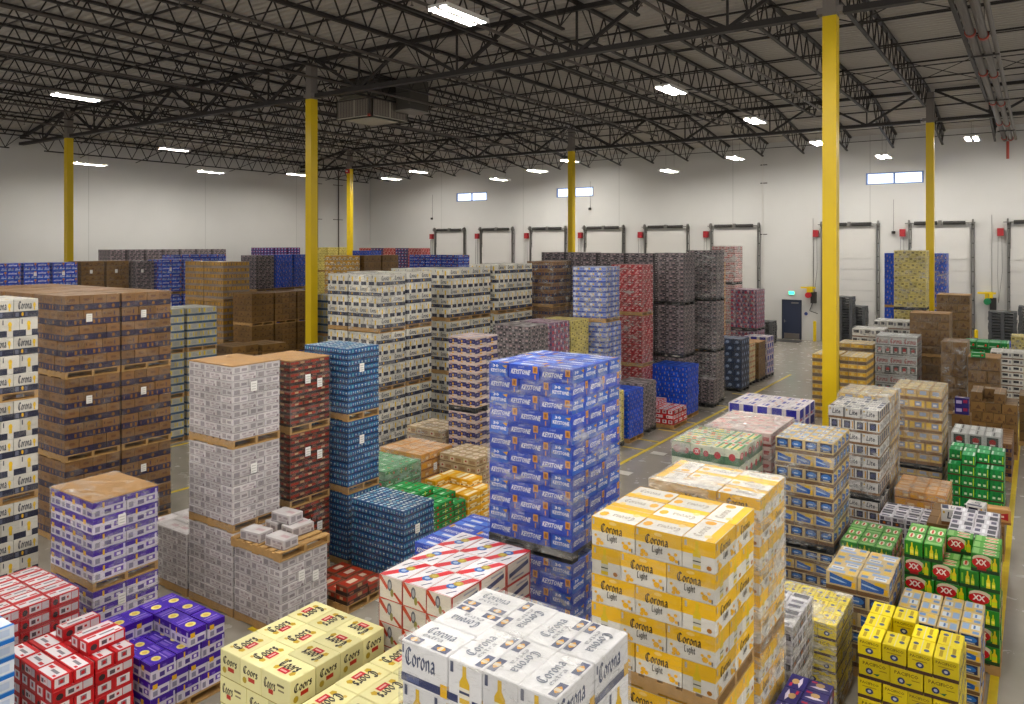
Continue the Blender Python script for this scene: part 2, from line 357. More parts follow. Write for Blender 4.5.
def art_bud(c):
    T = c['T']; T.rect(0, 0, 1, 1, 'EDEBEF'); T.poly([(0, .78), (0, 1), (.14, 1), (.5, .64), (.5, .34)], 'D81E2A'); T.poly([(.5, .34), (.5, .64), (1, .3), (1, 0)], 'D81E2A')
    T.oval(.43, .5, .12, .19, '2A62B4', 12); T.oval(.6, .42, .11, .17, 'B39A34', 12); T.oval(.43, .5, .06, .1, 'A9C4E6', 8); T.oval(.6, .42, .06, .09, 'CDBB62', 8); T.poly([(.62, .84), (.9, .7), (.9, .64), (.62, .78)], '4A4C66'); T.poly([(.08, .34), (.3, .18), (.3, .12), (.08, .28)], '5A5E80'); T.poly([(.65, .62), (.9, .46), (.9, .42), (.65, .58)], '7A7E9A')
    T.rect(0, 0, 1, .015, 'C24A34'); T.rect(0, 0, .012, 1, 'C24A34')
    for n in 'RE':
        f = c[n]; f.rect(0, 0, 1, .04, 'C24A34'); f.poly([(0, .84), (.0, 1), (.08, 1), (.4, .56), (.34, .42)], 'C24A34'); f.poly([(.6, .36), (.68, .42), (1, .1), (1, 0), (.93, 0)], 'C24A34')
        f.oval(.46, .66, .1, .26, '5A5C6A', 10); f.oval(.46, .66, .06, .16, 'A9ABB2', 8); f.oval(.56, .36, .07, .18, '8A8446', 8); f.rect(.985, 0, 1, 1, 'B8442E')
    for n in 'FB':
        f = c[n]; f.rect(0, 0, 1, .05, 'C03A30'); f.rect(0, .95, 1, 1, 'C03A30'); f.rect(0, 0, .04, 1, 'C03A30'); f.rect(.96, 0, 1, 1, 'C03A30'); f.poly([(.1, .3), (.9, .5), (.9, .7), (.1, .5)], '44486E'); f.rect(.2, .16, .7, .24, '8C8EA2'); f.rect(.4, .76, .85, .84, 'A3A5B4')
def art_coo(c):
    f = c['T']; g = nib2d('Coors', .19)
    f.oval(.24, .34, .08, .13, 'CDAE4C', 5, .4); f.oval(.78, .34, .08, .13, 'CDAE4C', 5); f.oval(.2, .76, .05, .08, 'D8BE6A', 5)
    f.rect(.36, .2, .66, .42, 'CC2A34'); f.word('', .5, .62, .6, .4, '2B2723', glyph=g); f.rect(.41, .27, .61, .34, 'F0BDB4')
    for n in 'FB':
        f = c[n]; f.word('', .3, .6, .4, .34, '3A3428', glyph=g); f.rect(.26, .26, .42, .42, 'C05048'); f.rect(.56, .66, .8, .74, '6A6248'); f.rect(.6, .5, .8, .56, '8A8060'); f.rect(0, .0, 1, .03, 'A89A54')
    for n in 'RE':
        f = c[n]; f.word('', .5, .66, .7, .28, '3A3428', glyph=g); f.rect(.4, .3, .7, .45, 'C05048'); f.oval(.22, .28, .1, .12, 'B9A24C', 8); f.rect(0, .0, 1, .03, 'A89A54')
def art_dxs(c):
    for n in 'FB':
        f = c[n]; f.rect(0, 0, 1, .2, '173A1A'); f.oval(.4, .72, .36, .26, 'D9CDB4', 12); f.oval(.36, .52, .33, .3, 'C4121A', 12); f.word('XX', .36, .56, .4, .32, 'F4E9E2', .04); f.rect(.22, .12, .54, .26, 'A01018')
        f.bottle(.84, .2, .16, .72, 'E2C91E', 'C8D848'); f.rect(.7, .3, .75, .8, 'C2CE2E')
    for n in 'RE':
        f = c[n]; f.rect(0, 0, 1, .2, '173A1A'); f.bottle(.42, .2, .2, .74, 'D8C81C', 'E9DE6A'); f.bottle(.68, .2, .16, .6, 'B5C62A', 'E9DE6A'); f.rect(.1, .3, .2, .8, '86B84A')
    f = c['T']; f.rect(.02, .03, .98, .97, '5FA14C'); f.oval(.36, .72, .26, .16, 'E4E0CC', 10); f.rect(.16, .66, .56, .77, 'C8342A'); f.oval(.36, .28, .26, .16, 'E4E0CC', 10); f.rect(.16, .22, .56, .33, 'C8342A'); f.rect(.74, .1, .94, .9, '8FC07A')
def art_dxt(c):
    for n in 'FB':
        f = c[n]; f.rect(.0, 0, 1, .5, '44674A'); f.oval(.3, .55, .2, .24, 'B8464E', 10); f.word('XX', .3, .56, .22, .26, 'F0DCD8', .03); f.oval(.78, .5, .14, .2, 'A84A50', 8); f.rect(.5, .3, .62, .8, '6E8C6C')
    for n in 'RE':
        f = c[n]; f.rect(0, 0, 1, .5, '4A6C50'); f.oval(.5, .5, .24, .24, 'B24A50', 8)
    f = c['T']; f.rect(0, .0, 1, .2, '3C8040'); f.rect(0, .5, 1, .66, '4A8A48'); f.rect(.1, .26, .3, .44, 'E6C93C'); f.rect(.4, .26, .56, .44, 'E6C93C'); f.rect(.7, .24, .9, .46, 'D86A58'); f.rect(.2, .72, .46, .92, 'E2C440'); f.rect(.6, .72, .8, .92, 'D8604E')
def art_pnk(c):
    for n in 'FBRE':
        f = c[n]; f.rect(0, 0, 1, .2, '8A3434'); f.rect(.1, .3, .4, .8, 'C9898A'); f.rect(.5, .4, .9, .7, 'A85052')
    f = c['T']; f.rect(.1, .15, .45, .45, 'CE9A94'); f.rect(.55, .5, .9, .85, 'C98A86'); f.rect(.1, .6, .4, .8, 'DBC4BC')
def art_mch(c):
    for n in 'FBRE':
        f = c[n]; f.rect(.1, .3, .8, .98, '28289A'); f.rect(.1, .1, .5, .28, 'B8607A'); f.rect(.55, .06, .9, .26, '9A9ABC')
    f = c['T']; f.rect(.25, .3, .8, .5, '34349A'); f.rect(.3, .6, .75, .72, '8A86B4'); f.rect(.05, .05, .3, .2, 'D8A89C')
def art_bmn(c):
    for n in 'FB':
        f = c[n]; f.rect(0, 0, 1, .24, '6E5238'); f.poly([(.12, .34), (.8, .34), (.9, .62), (.12, .94)], '3C64AC'); f.poly([(.14, .7), (.5, .6), (.7, .5), (.5, .5), (.14, .62)], 'A9C4E2'); f.rect(.55, .74, .9, .92, 'DDBB55'); f.rect(.84, .3, .96, .62, 'E5B84A')
    for n in 'RE':
        f = c[n]; f.rect(0, 0, 1, .24, '6E5238'); f.rect(.1, .34, .9, .94, '232C50'); f.oval(.5, .66, .34, .2, '4A78BC', 12); f.rect(.3, .6, .6, .68, 'C3D6EA'); f.rect(.3, .38, .74, .46, 'A9A6A0')
    f = c['T']; f.rect(.06, .08, .6, .4, '8FA6C6'); f.rect(.1, .5, .5, .9, 'C9D2DC'); f.rect(.7, .12, .92, .5, 'D9B860'); f.rect(.68, .6, .9, .9, '6E90C0'); f.rect(.15, .6, .45, .7, '5878AE')
def art_lit(c):
    for n in 'FB':
        f = c[n]; f.rect(0, 0, 1, .2, '7A5A3C'); f.word('Lite', .5, .62, .5, .44, '2A2C3C', .02, .1); f.rect(.9, .2, .98, .98, '4C4A4A'); f.oval(.1, .8, .05, .1, 'C7A85A', 6)
    for n in 'RE':
        f = c[n]; f.rect(0, 0, 1, .2, '7A5A3C'); f.rect(.22, .28, .72, .9, '1E2034'); f.oval(.46, .58, .2, .2, '3E4468', 8); f.rect(.86, .28, .96, .9, 'C89432'); f.rect(.0, .24, .08, .98, '26262A')
    f = c['T']; f.rect(.04, .1, .3, .9, '3C4058'); f.word('Lite', .6, .5, .4, .5, '40445A', .02, .1); f.rect(.88, .1, .96, .9, 'A9A49C')
def art_can(c):
    for n in 'FBRE':
        f = c[n]; f.rect(.06, .08, .94, .5, '34343E'); f.rect(.1, .56, .4, .9, '5A5662'); f.rect(.5, .6, .9, .86, 'A49EA8'); f.rect(.3, .18, .5, .4, 'B56A3C'); f.rect(.62, .14, .84, .42, '8A8694')
    f = c['T']; f.rect(.06, .1, .4, .9, '3E3E4C'); f.rect(.5, .1, .62, .9, 'EDEDF2'); f.rect(.7, .2, .92, .8, '55536A')
def art_ywn(c):
    for n in 'FB':
        f = c[n]; f.rect(0, 0, 1, .28, '7A5C40'); f.rect(.08, .36, .36, .94, 'DDBB66'); f.rect(.4, .46, .78, .9, '8E9BB6'); f.rect(.48, .56, .68, .74, 'E0DEDA'); f.rect(.82, .36, .95, .94, 'E1C067')
    for n in 'RE':
        f = c[n]; f.rect(0, 0, 1, .28, '7A5C40'); f.rect(.1, .36, .9, .5, 'D9BC74'); f.rect(.24, .54, .76, .9, '97A2B6')
    f = c['T']; f.rect(.06, .1, .44, .9, 'C9BB8E'); f.rect(.52, .15, .92, .5, 'D8C894'); f.rect(.56, .6, .88, .9, 'B7B5A8')
def art_mik(c):
    for n in 'FBRE':
        f = c[n]; f.rect(0, 0, 1, .42, '6E5A44'); f.rect(.04, .5, .96, .9, 'E2AC22'); f.rect(.3, .56, .6, .82, 'F0D070')
    f = c['T']; f.rect(.06, .06, .94, .94, 'D9C9A2'); f.rect(.2, .3, .8, .6, 'E2C05A')
def art_gvv(c):
    for n in 'FB':
        f = c[n]; f.rect(0, 0, 1, .1, '5A5A58'); f.word('', .5, .5, .82, .5, '8E1C22', glyph=nib2d('Corona', .17)); f.rect(.04, .82, .96, .9, '8E8E8C')
    for n in 'RE':
        f = c[n]; f.rect(0, 0, 1, .16, '5A5A58'); f.rect(.15, .2, .85, .9, '3E4440'); f.oval(.5, .55, .22, .22, '9A2A2A', 8); f.rect(.34, .3, .66, .4, 'C9C9C0')
    f = c['T']; f.rect(.06, .1, .94, .42, 'E2E4E2'); f.rect(.1, .52, .9, .62, '4E5250'); f.rect(.06, .7, .94, .92, 'C6C9C6')
def art_krb(c):
    for n in 'FBRE':
        f = c[n]; f.rect(0, 0, 1, .04, '3E2A1A'); f.poly([(.3, .3), (.7, .3), (.5, .74)], '5C4026'); f.rect(.12, .1, .4, .2, '644728'); f.rect(.8, .1, .9, .3, '4C3420')
    f = c['T']; f.rect(0, .47, 1, .53, 'B08A5A'); f.rect(.1, .1, .3, .3, '7A5834')
def art_yls(c):
    for n in 'FB':
        f = c[n]; f.rect(0, 0, 1, .17, '4A3226'); f.word('PACIFICO', .5, .78, .74, .17, '6E5A12', .02); f.oval(.34, .42, .12, .16, '2C3468', 10); f.oval(.34, .42, .06, .08, 'B9C4DC', 8); f.poly([(.46, .34), (.68, .4), (.6, .26)], '2F6B4A'); f.rect(.66, .55, .9, .59, '9A8220')
    for n in 'RE':
        f = c[n]; f.rect(0, 0, 1, .17, '4A3226'); f.word('PACIFICO', .5, .8, .8, .13, '6E5A12', .02); f.oval(.5, .42, .17, .15, '34406E', 10); f.oval(.5, .42, .08, .07, 'C6CCDA', 8); f.rect(.2, .6, .8, .64, 'A98E20')
    f = c['T']; f.rect(.02, .03, .98, .97, 'F0DC28'); f.rect(0, .48, 1, .52, 'D8D2B8'); f.oval(.28, .27, .1, .12, '4A5480', 8); f.rect(.44, .2, .86, .34, 'B59A1C'); f.oval(.62, .75, .1, .12, '4A5480', 8); f.rect(.12, .68, .48, .82, 'B59A1C')
def art_tan(c):
    for n in 'FBRE':
        f = c[n]; f.rect(0, 0, 1, .34, '8C7E74'); f.rect(.1, .44, .4, .9, 'B98A3C'); f.rect(.5, .44, .6, .9, '6E5430'); f.rect(.7, .48, .9, .84, 'C29544')
    f = c['T']; f.rect(.1, .1, .9, .9, 'C8AC84')
def art_bgb(c):
    for n in 'FBRE':
        f = c[n]; f.rect(0, 0, 1, .26, '35506E'); f.rect(.08, .4, .2, .9, 'D2B63C'); f.rect(.3, .4, .66, .86, '9A9C98'); f.rect(.76, .4, .88, .9, 'C9B040')
    f = c['T']; f.rect(.1, .1, .9, .9, 'A3A59C')
def art_nvy(c):
    for n in 'FBRE':
        f = c[n]; f.rect(.1, .3, .5, .7, 'B0A6C8'); f.rect(.6, .4, .9, .8, '8A2A4A')
    f = c['T']; f.poly([(.1, .3), (.5, .5), (.9, .34), (.5, .24)], 'D8D0E0'); f.oval(.5, .6, .2, .2, 'B89A6A', 8); f.rect(.1, .7, .34, .84, 'B03A50')
def art_bei(c):
    for n in 'FBRE':
        f = c[n]; f.rect(.1, .5, .4, .8, '7E7442'); f.rect(.56, .2, .86, .46, '8A7E46'); f.rect(.6, .64, .9, .84, 'B8A860'); f.rect(0, 0, 1, .05, 'A3965A')
    f = c['T']; f.rect(.2, .3, .8, .7, 'B9A86A')
def art_whb(c):
    for n in 'FBRE':
        f = c[n]; f.rect(0, 0, 1, .16, '7A5A40'); f.rect(.1, .5, .6, .86, '22222A'); f.rect(.7, .4, .9, .8, '8C8C92')
    f = c['T']; f.rect(.1, .2, .9, .7, 'B5B2AC')
def art_wbk(c):
    for n in 'FBRE':
        f = c[n]; f.rect(.1, .16, .9, .9, '3A4660'); f.oval(.5, .5, .2, .26, '8FA0BE', 8); f.rect(.2, .2, .5, .36, '5A6C8E')
    f = c['T']; f.rect(.1, .2, .9, .8, '55658A')
def art_brd(c):
    for n in 'FBRE':
        f = c[n]; f.rect(.1, .5, .4, .86, 'B4382C'); f.rect(.5, .14, .9, .4, 'C9BC98'); f.rect(.6, .56, .86, .84, 'BD7A5C')
    f = c['T']; f.rect(.1, .2, .9, .8, 'C89A5E')
def art_mlr(c):
    for n in 'FBRE':
        f = c[n]; f.rect(0, 0, 1, .16, '7A5536'); f.poly([(.12, .28), (.5, .4), (.88, .28), (.88, .82), (.5, .7), (.12, .82)], 'A01C24'); f.rect(.3, .48, .7, .62, 'DABDA8')
    f = c['T']; f.rect(.1, .2, .9, .5, 'C9A070')

def art_mve(c):
    for n in 'FBRE':
        f = c[n]; f.rect(.06, .1, .36, .6, 'A83A52'); f.rect(.44, .4, .7, .9, 'B9A6B4'); f.rect(.74, .1, .94, .5, '3E3A66'); f.rect(.5, .08, .66, .3, 'C07A84'); f.rect(.1, .68, .34, .9, '5C4470')
    f = c['T']; f.rect(.1, .2, .9, .8, 'B29AA6')
def art_bge(c):
    for n in 'FBRE':
        f = c[n]; f.rect(0, 0, 1, .1, '6E5638'); f.rect(.08, .24, .4, .8, 'D3C3A6'); f.rect(.5, .3, .9, .7, '9A7A5A'); f.oval(.24, .52, .08, .14, 'A0483A', 7)
    f = c['T']; f.oval(.28, .5, .18, .36, 'DACDB8', 9); f.oval(.74, .5, .18, .36, 'D6C6AE', 9); f.rect(.0, .0, 1, .06, '6E4A36'); f.oval(.28, .5, .06, .12, 'A8604E', 6)
def art_org(c):
    for n in 'FBRE':
        f = c[n]; f.rect(0, 0, 1, .16, '8A5A2E'); f.rect(.08, .3, .5, .84, 'D8A04C'); f.rect(.6, .3, .92, .6, 'E3C79A')
    f = c['T']; f.rect(.08, .1, .46, .9, 'CDAA86'); f.rect(.54, .1, .92, .9, 'D3B596'); f.rect(.2, .4, .36, .6, 'B08A6A')
# key: (length, width, body colour, art)
KIND = {
 'key': (.42, .28, '1E45BC', art_key, 'blue carton with white lettering'),
 'cwl': (.44, .30, 'E4E1DA', art_cwl, 'yellow and white beer carton'),
 'cex': (.44, .30, 'E6E6E8', art_cex, 'white beer carton with navy marks'),
 'cor3': (.42, .28, 'D9D6CC', art_cor3, ''), 'mod': (.41, .27, '836242', art_mod, ''), 'pur': (.40, .27, 'D8D2E0', art_pur, ''),
 'red': (.38, .2, 'C4141E', art_red, ''), 'lbl': (.40, .27, 'DCE4F0', art_lbl, ''), 'wht': (.40, .27, 'CFCACA', art_wht, ''),
 'rbk': (.40, .27, '6E4636', art_rbk, ''), 'blu': (.40, .27, '1A4A80', art_blu, ''), 'grn': (.40, .27, '1B7E38', art_grn, ''),
 'hei': (.38, .24, '12863C', art_hei, ''), 'yel': (.40, .27, 'E2A81E', art_yel, ''), 'cpr': (.36, .26, 'CDBCB4', art_cpr, ''),
 'slv': (.40, .27, '8E98C4', art_slv, ''), 'rdw': (.36, .26, 'A6202A', art_rdw, ''), 'gry': (.34, .26, '6A6264', art_gry, ''),
 'bbl': (.30, .24, '1A42B4', art_bbl, ''), 'bud': (.48, .32, 'DDD6CE', art_bud, ''), 'coo': (.42, .32, 'ECE6B2', art_coo, ''),
 'dxs': (.34, .24, '2E7A2C', art_dxs, ''), 'dxt': (.36, .26, 'C9CCB8', art_dxt, ''), 'pnk': (.34, .24, 'CDB8B2', art_pnk, ''),
 'mch': (.36, .26, 'DAD2D6', art_mch, ''), 'bmn': (.33, .25, 'C9B488', art_bmn, ''), 'lit': (.33, .25, 'D6D4D0', art_lit, ''),
 'can': (.30, .2, 'D2D0D6', art_can, ''), 'ywn': (.33, .25, 'B89C70', art_ywn, ''), 'mik': (.40, .27, 'D2B478', art_mik, ''),
 'gvv': (.46, .28, 'B6B8B6', art_gvv, ''), 'krb': (.40, .30, '7A5E3A', art_krb, ''), 'yls': (.33, .23, 'E2CC14', art_yls, ''),
 'tan': (.40, .27, 'A08050', art_tan, ''), 'bgb': (.40, .27, 'A9A89A', art_bgb, ''), 'nvy': (.30, .24, '2A2464', art_nvy, ''),
 'bei': (.34, .26, 'D2C47C', art_bei, ''), 'whb': (.36, .26, 'DCDAD2', art_whb, ''), 'wbk': (.36, .26, '26324C', art_wbk, ''),
 'mve': (.30, .24, '7A566C', art_mve, ''), 'bge': (.36, .26, 'B39E7C', art_bge, ''), 'org': (.40, .28, 'C8935A', art_org, ''), 'prs': (.36, .24, 'D8D2E0', art_pur, ''),
 'brd': (.36, .27, 'D9CCA4', art_brd, ''), 'mlr': (.36, .27, 'B48A5A', art_mlr, ''),
}
CASE = {}
def case_mesh(k, h):
    """carton mesh of kind k and height h (metres)"""
    hq = round(h, 2)
    if (k, hq) not in CASE:
        L, W, body, art, _ = KIND[k]; mb = MB()
        basebox(mb, L, W, hq, body); art(faces(mb, L, W, hq))
        CASE[(k, hq)] = mb.mesh('carton')
    return CASE[(k, hq)], hq

def layer(A, B, L, W, kind, flip):
    """carton cells of one layer: (x, y, rotation, sx, sy); x in -A..0 from the aisle corner, y in 0..B"""
    out = []
    def grid(x0, x1, y0, y1, along):
        l, w = (L, W) if along == 'x' else (W, L)
        nx = max(1, round((x1 - x0) / l)); ny = max(1, round((y1 - y0) / w))
        dx, dy = (x1 - x0) / nx, (y1 - y0) / ny
        for i in range(nx):
            for j in range(ny):
                cx, cy = x0 + (i + .5) * dx, y0 + (j + .5) * dy
                if along == 'x': out.append((cx, cy, 0.0, dx / L, dy / W, dx, dy))
                else: out.append((cx, cy, PI / 2, dy / L, dx / W, dx, dy))
    if kind == 'x': grid(-A, 0, 0, B, 'x')
    elif kind == 'y': grid(-A, 0, 0, B, 'y')
    else:
        n = max(1, int(A / L + .25) - 1) if kind == 'q' else max(1, int((A - W * .8) / L)); w1 = A * n * L / (n * L + max(1, round((A - n * L) / W)) * W)
        if A - w1 < W * .6: grid(-A, 0, 0, B, 'x'); return out
        if flip: grid(-w1, 0, 0, B, 'x'); grid(-A, -w1, 0, B, 'y')
        else: grid(-A, -A + w1, 0, B, 'x'); grid(-A + w1, 0, 0, B, 'y')
    return out

def pallet_mesh():
    mb = MB(); w = paint('pallet_wood', 'B08A54', .7, 0, .25, 14)
    A, B, H = 1.0, 1.0, .13
    for i in range(7): x = -A + i * (A - .1) / 6; mb.box(x, 0, H - .02, x + .1, B, H, w)
    for j in range(3): y = j * (B - .05) / 2; mb.box(-A, y, .02, 0, y + .05, H - .02, w)
    for i in (0, 3, 6): x = -A + i * (A - .12) / 6; mb.box(x, 0, 0, x + .12, B, .02, w)
    return mb.mesh('wooden_pallet')
def slip_mesh():
    mb = MB(); w = paint('pallet_black', '1E1F22', .5)
    A, B, H = 1.0, 1.0, .13
    mb.box(-A, 0, H - .04, 0, B, H, w)
    for x in (-1, -.56, -.12):
        for y in (0, .44, .88): mb.box(x, y, .02, x + .12, y + .12, H - .04, w)
    for y in (0, .44, .88): mb.box(-A, y, 0, 0, y + .12, .02, w)
    return mb.mesh('plastic_pallet')
PALLET = {'w': pallet_mesh(), 'k': slip_mesh()}
PH = .13
def wrap_mesh():
    """loose stretch film: gently rippled sides and top of a unit box"""
    mb = MB(); f = film('clear_film', .03, .2); n = 5
    rnd = random.Random(3)
    def sheet(fn):
        g = [[fn(i / n, j / n, (rnd.random() - .5) * .008 if 0 < i < n and 0 < j < n else 0) for i in range(n + 1)] for j in range(n + 1)]
        for j in range(n):
            for i in range(n): mb.poly([g[j][i], g[j][i + 1], g[j + 1][i + 1], g[j + 1][i]], f)
    sheet(lambda a, b, r: (-1 + a, 0 + r - .001, b)); sheet(lambda a, b, r: (0 + r + .001, a, b))
    sheet(lambda a, b, r: (-1 + a, b, 1 + r + .001)); sheet(lambda a, b, r: (-a, 1 + r, b)); sheet(lambda a, b, r: (-1 + r, 1 - a, b))
    return mb
FILM = {}
def wrapped(level):
    if level not in FILM:
        mb = wrap_mesh(); me = mb.mesh('stretch_wrap'); me.materials.clear()
        me.materials.append({1: film('film_thin', .01, .14), 2: film('film_mid', .03, .38), 3: film('film_heavy', .1, .7, scale=2.2),
                             4: film('film_green', .3, .55, 'BFDCC8'), 5: film('film_brown', .02, .22, 'D9C8B4')}[level])
        FILM[level] = me
    return FILM[level]
def tag_mesh():
    mb = MB(); w = paint('label_paper', 'EFEDE8', .7); g = paint('label_ink', 'BEBCB6', .7)
    mb.box(-.001, -.055, -.075, .002, .055, .075, w)
    for i in range(3): mb.box(.002, -.038, -.05 + i * .04, .0025, .038, -.038 + i * .04, g)
    return mb.mesh('paper_label')
TAG = tag_mesh()
KRAFT = paint('kraft_board', 'A9814F', .8, 0, .12, 5)
def cap_mesh(mat, t=.012):
    mb = MB(); mb.box(-1, 0, 0, 0, 1, 1, mat); return mb.mesh('kraft_cap_sheet')
CAP = cap_mesh(KRAFT)

def tier(label, group, X, Y, z, A, B, H, kind, n, pal='w', wrap=1, cap=False, pattern='p', top=True, hidden=False, tags=0, rz=0.0, jit=.004):
    """one wrapped pallet load with its aisle-side front corner at (X, Y) and its base at height z"""
    rnd = random.Random(hash((round(X, 2), round(Y, 2), round(z, 2))) & 0xffff)
    t = thing('pallet_load', label, 'pallet load', (X, Y, z), rz, group)
    ph = PH
    put('wooden_pallet' if pal == 'w' else 'plastic_pallet', PALLET[pal], t, None, 0, (A, B, 1))
    capt = .02 if cap else 0
    h = (H - ph - capt) / n
    L, W = KIND[kind][:2]
    me, hq = case_mesh(kind, h)
    if hidden:   # its sides are out of sight between its neighbours: only the rim of the stack is set out
        pass
    for k in range(n):
        last = k == n - 1 and top and not cap
        pt = pattern if len(pattern) == 1 else pattern[k % len(pattern)]
        for (cx, cy, r, sx, sy, dx, dy) in layer(A, B, L, W, pt, k % 2):
            edge = cx + dx / 2 > -1e-4 or cy - dy / 2 < 1e-4
            if hidden: edge = edge and (cx + dx / 2 > -1e-4 and cy - dy / 2 < 1e-4 or k == n - 1)
            if not (edge or last): continue
            put('carton', me, t, (cx + rnd.uniform(-jit, jit), cy + rnd.uniform(-jit, jit), ph + k * h), r + (PI if rnd.random() < .5 else 0), (sx * .985, sy * .985, h / hq * .985))
    if cap: put('kraft_cap_sheet', CAP, t, (0, 0, H - capt), 0, (A, B, capt * .8))
    if wrap and not hidden: put('stretch_wrap', wrapped(wrap), t, (.012, -.012, ph * .4), 0, (A + .024, B + .024, H - ph * .4 - (0 if not top else -.006)))
    for q in range(tags):
        put('paper_label', TAG, t, (.018, B * (.42 + .3 * q), H * (.72 - .08 * q)))
    return t

def words(n): return n.split()
TIERN = {1: [''], 2: ['lower ', 'upper '], 3: ['bottom ', 'middle ', 'top ']}
def stack(desc, where, group, X, Y, Z, A, B, kind, n, tiers=1, split=None, wrap=1, cap=False, pal='w', pattern='p', hide=False, tags=0, toph=None, rz=0):
    """a column of loads, one standing on the next; label = <tier> <desc> <where>"""
    hs = split or [Z / tiers] * tiers
    z = 0
    for i, h in enumerate(hs):
        top = i == len(hs) - 1
        ni = n if not split else max(2, round(n * h / max(hs)))
        lab = (TIERN[len(hs)][i] + desc + ' ' + where).strip()
        tier(lab, group, X, Y, z, A, B, h, kind, ni, pal, wrap, cap and top, pattern, top, hide and not top, tags, rz if top else 0)
        z += h

def loose(desc, group, X, Y, Z, A, B, kind, n, pal='w', pattern='p', gone=(), step=None, base=0.0, plabel=None, seed=1, name='beer_carton'):
    """a pallet picked from by hand: the pallet and each carton are things of their own"""
    rnd = random.Random(seed)
    if pal:
        p = put('wooden_pallet', PALLET[pal], None, (X, Y, base), 0, (A, B, 1)); tag(p, plabel or ('wooden pallet under the ' + group), 'pallet')
    ph = PH if pal else 0
    h = (Z - base - ph) / n; me, hq = case_mesh(kind, h); L, W = KIND[kind][:2]
    cells = []
    for k in range(n):
        cs = []
        for c in layer(A, B, L, W, pattern[k % len(pattern)], k % 2):
            if step and n - 1 - k <= 1 and step((c[0] + A) / A, c[1] / B, n - 1 - k, rnd): continue
            cs.append(c)
        cells.append(cs)
    for k in range(n):
        for (cx, cy, r, sx, sy, dx, dy) in cells[k]:
            o = put(name, me, None, (X + cx + rnd.uniform(-.006, .006), Y + cy + rnd.uniform(-.006, .006), base + ph + k * h), r + rnd.uniform(-.012, .012) + (PI if rnd.random() < .5 else 0), (sx * .965, sy * .965, h / hq * .99))
            tag(o, desc, 'carton', group)
def single(kind, h, x, y, z, rz, label, group=None, s=1.0, cat='carton'):
    me, hq = case_mesh(kind, h)
    return tag(put('beer_carton', me, None, (x, y, z), rz, (s, s, h / hq)), label, cat, group)

LAMP_E, WORLD_E, EXPO = 125.0, 0.85, 0.5
# ------------------------------------------------------------------ the hall
XW, YB, ZD = -46.9, 46.8, 12.75      # side wall, dock wall, underside of the roof deck
XE, YN = 16.0, -12.0
def floor_mat():
    m, nt, b = newmat('polished_concrete'); n = nt.nodes
    tc = n.new('ShaderNodeTexCoord'); a = n.new('ShaderNodeTexNoise'); a.inputs['Scale'].default_value = .35; a.inputs['Detail'].default_value = 6
    c = n.new('ShaderNodeTexNoise'); c.inputs['Scale'].default_value = 3.0; c.inputs['Detail'].default_value = 8
    nt.links.new(tc.outputs['Object'], a.inputs['Vector']); nt.links.new(tc.outputs['Object'], c.inputs['Vector'])
    mx = n.new('ShaderNodeMix'); mx.data_type = 'RGBA'; mx.inputs['A'].default_value = (*hexc('8A8378'), 1); mx.inputs['B'].default_value = (*hexc('A8A297'), 1)
    av = n.new('ShaderNodeMath'); av.operation = 'ADD'; hf = n.new('ShaderNodeMath'); hf.operation = 'MULTIPLY'; hf.inputs[1].default_value = .5
    nt.links.new(a.outputs['Fac'], av.inputs[0]); nt.links.new(c.outputs['Fac'], av.inputs[1]); nt.links.new(av.outputs[0], hf.inputs[0])
    nt.links.new(hf.outputs[0], mx.inputs['Factor']); nt.links.new(mx.outputs['Result'], b.inputs['Base Color'])
    rr = n.new('ShaderNodeMapRange'); rr.inputs['To Min'].default_value = .16; rr.inputs['To Max'].default_value = .34
    nt.links.new(c.outputs['Fac'], rr.inputs['Value']); nt.links.new(rr.outputs[0], b.inputs['Roughness'])
    return m
def wall_mat(axis):
    m, nt, b = newmat('painted_panel_wall_' + axis); n = nt.nodes
    tc = n.new('ShaderNodeTexCoord'); sp = n.new('ShaderNodeSeparateXYZ'); nt.links.new(tc.outputs['Object'], sp.inputs[0])
    md = n.new('ShaderNodeMath'); md.operation = 'PINGPONG'; md.inputs[1].default_value = 3.9
    nt.links.new(sp.outputs[axis], md.inputs[0])
    lt = n.new('ShaderNodeMath'); lt.operation = 'LESS_THAN'; lt.inputs[1].default_value = .02; nt.links.new(md.outputs[0], lt.inputs[0])
    nz = n.new('ShaderNodeTexNoise'); nz.inputs['Scale'].default_value = .5; nt.links.new(tc.outputs['Object'], nz.inputs['Vector'])
    m1 = n.new('ShaderNodeMix'); m1.data_type = 'RGBA'; m1.inputs['A'].default_value = (*hexc('C3C2BE'), 1); m1.inputs['B'].default_value = (*hexc('CCCBC7'), 1)
    nt.links.new(nz.outputs['Fac'], m1.inputs['Factor'])
    m2 = n.new('ShaderNodeMix'); m2.data_type = 'RGBA'; m2.inputs['B'].default_value = (*hexc('B0AFAB'), 1)
    nt.links.new(m1.outputs['Result'], m2.inputs['A']); nt.links.new(lt.outputs[0], m2.inputs['Factor']); nt.links.new(m2.outputs['Result'], b.inputs['Base Color'])
    b.inputs['Roughness'].default_value = .65
    return m
mb = MB(); mb.box(XW - .3, YN, -.2, XE, YB + .3, 0, floor_mat()); struct(mb.build('floor'))
mb = MB(); mb.box(XW - .25, YN, 0, XW, YB, ZD + .3, wall_mat('Y')); struct(mb.build('wall_side'))
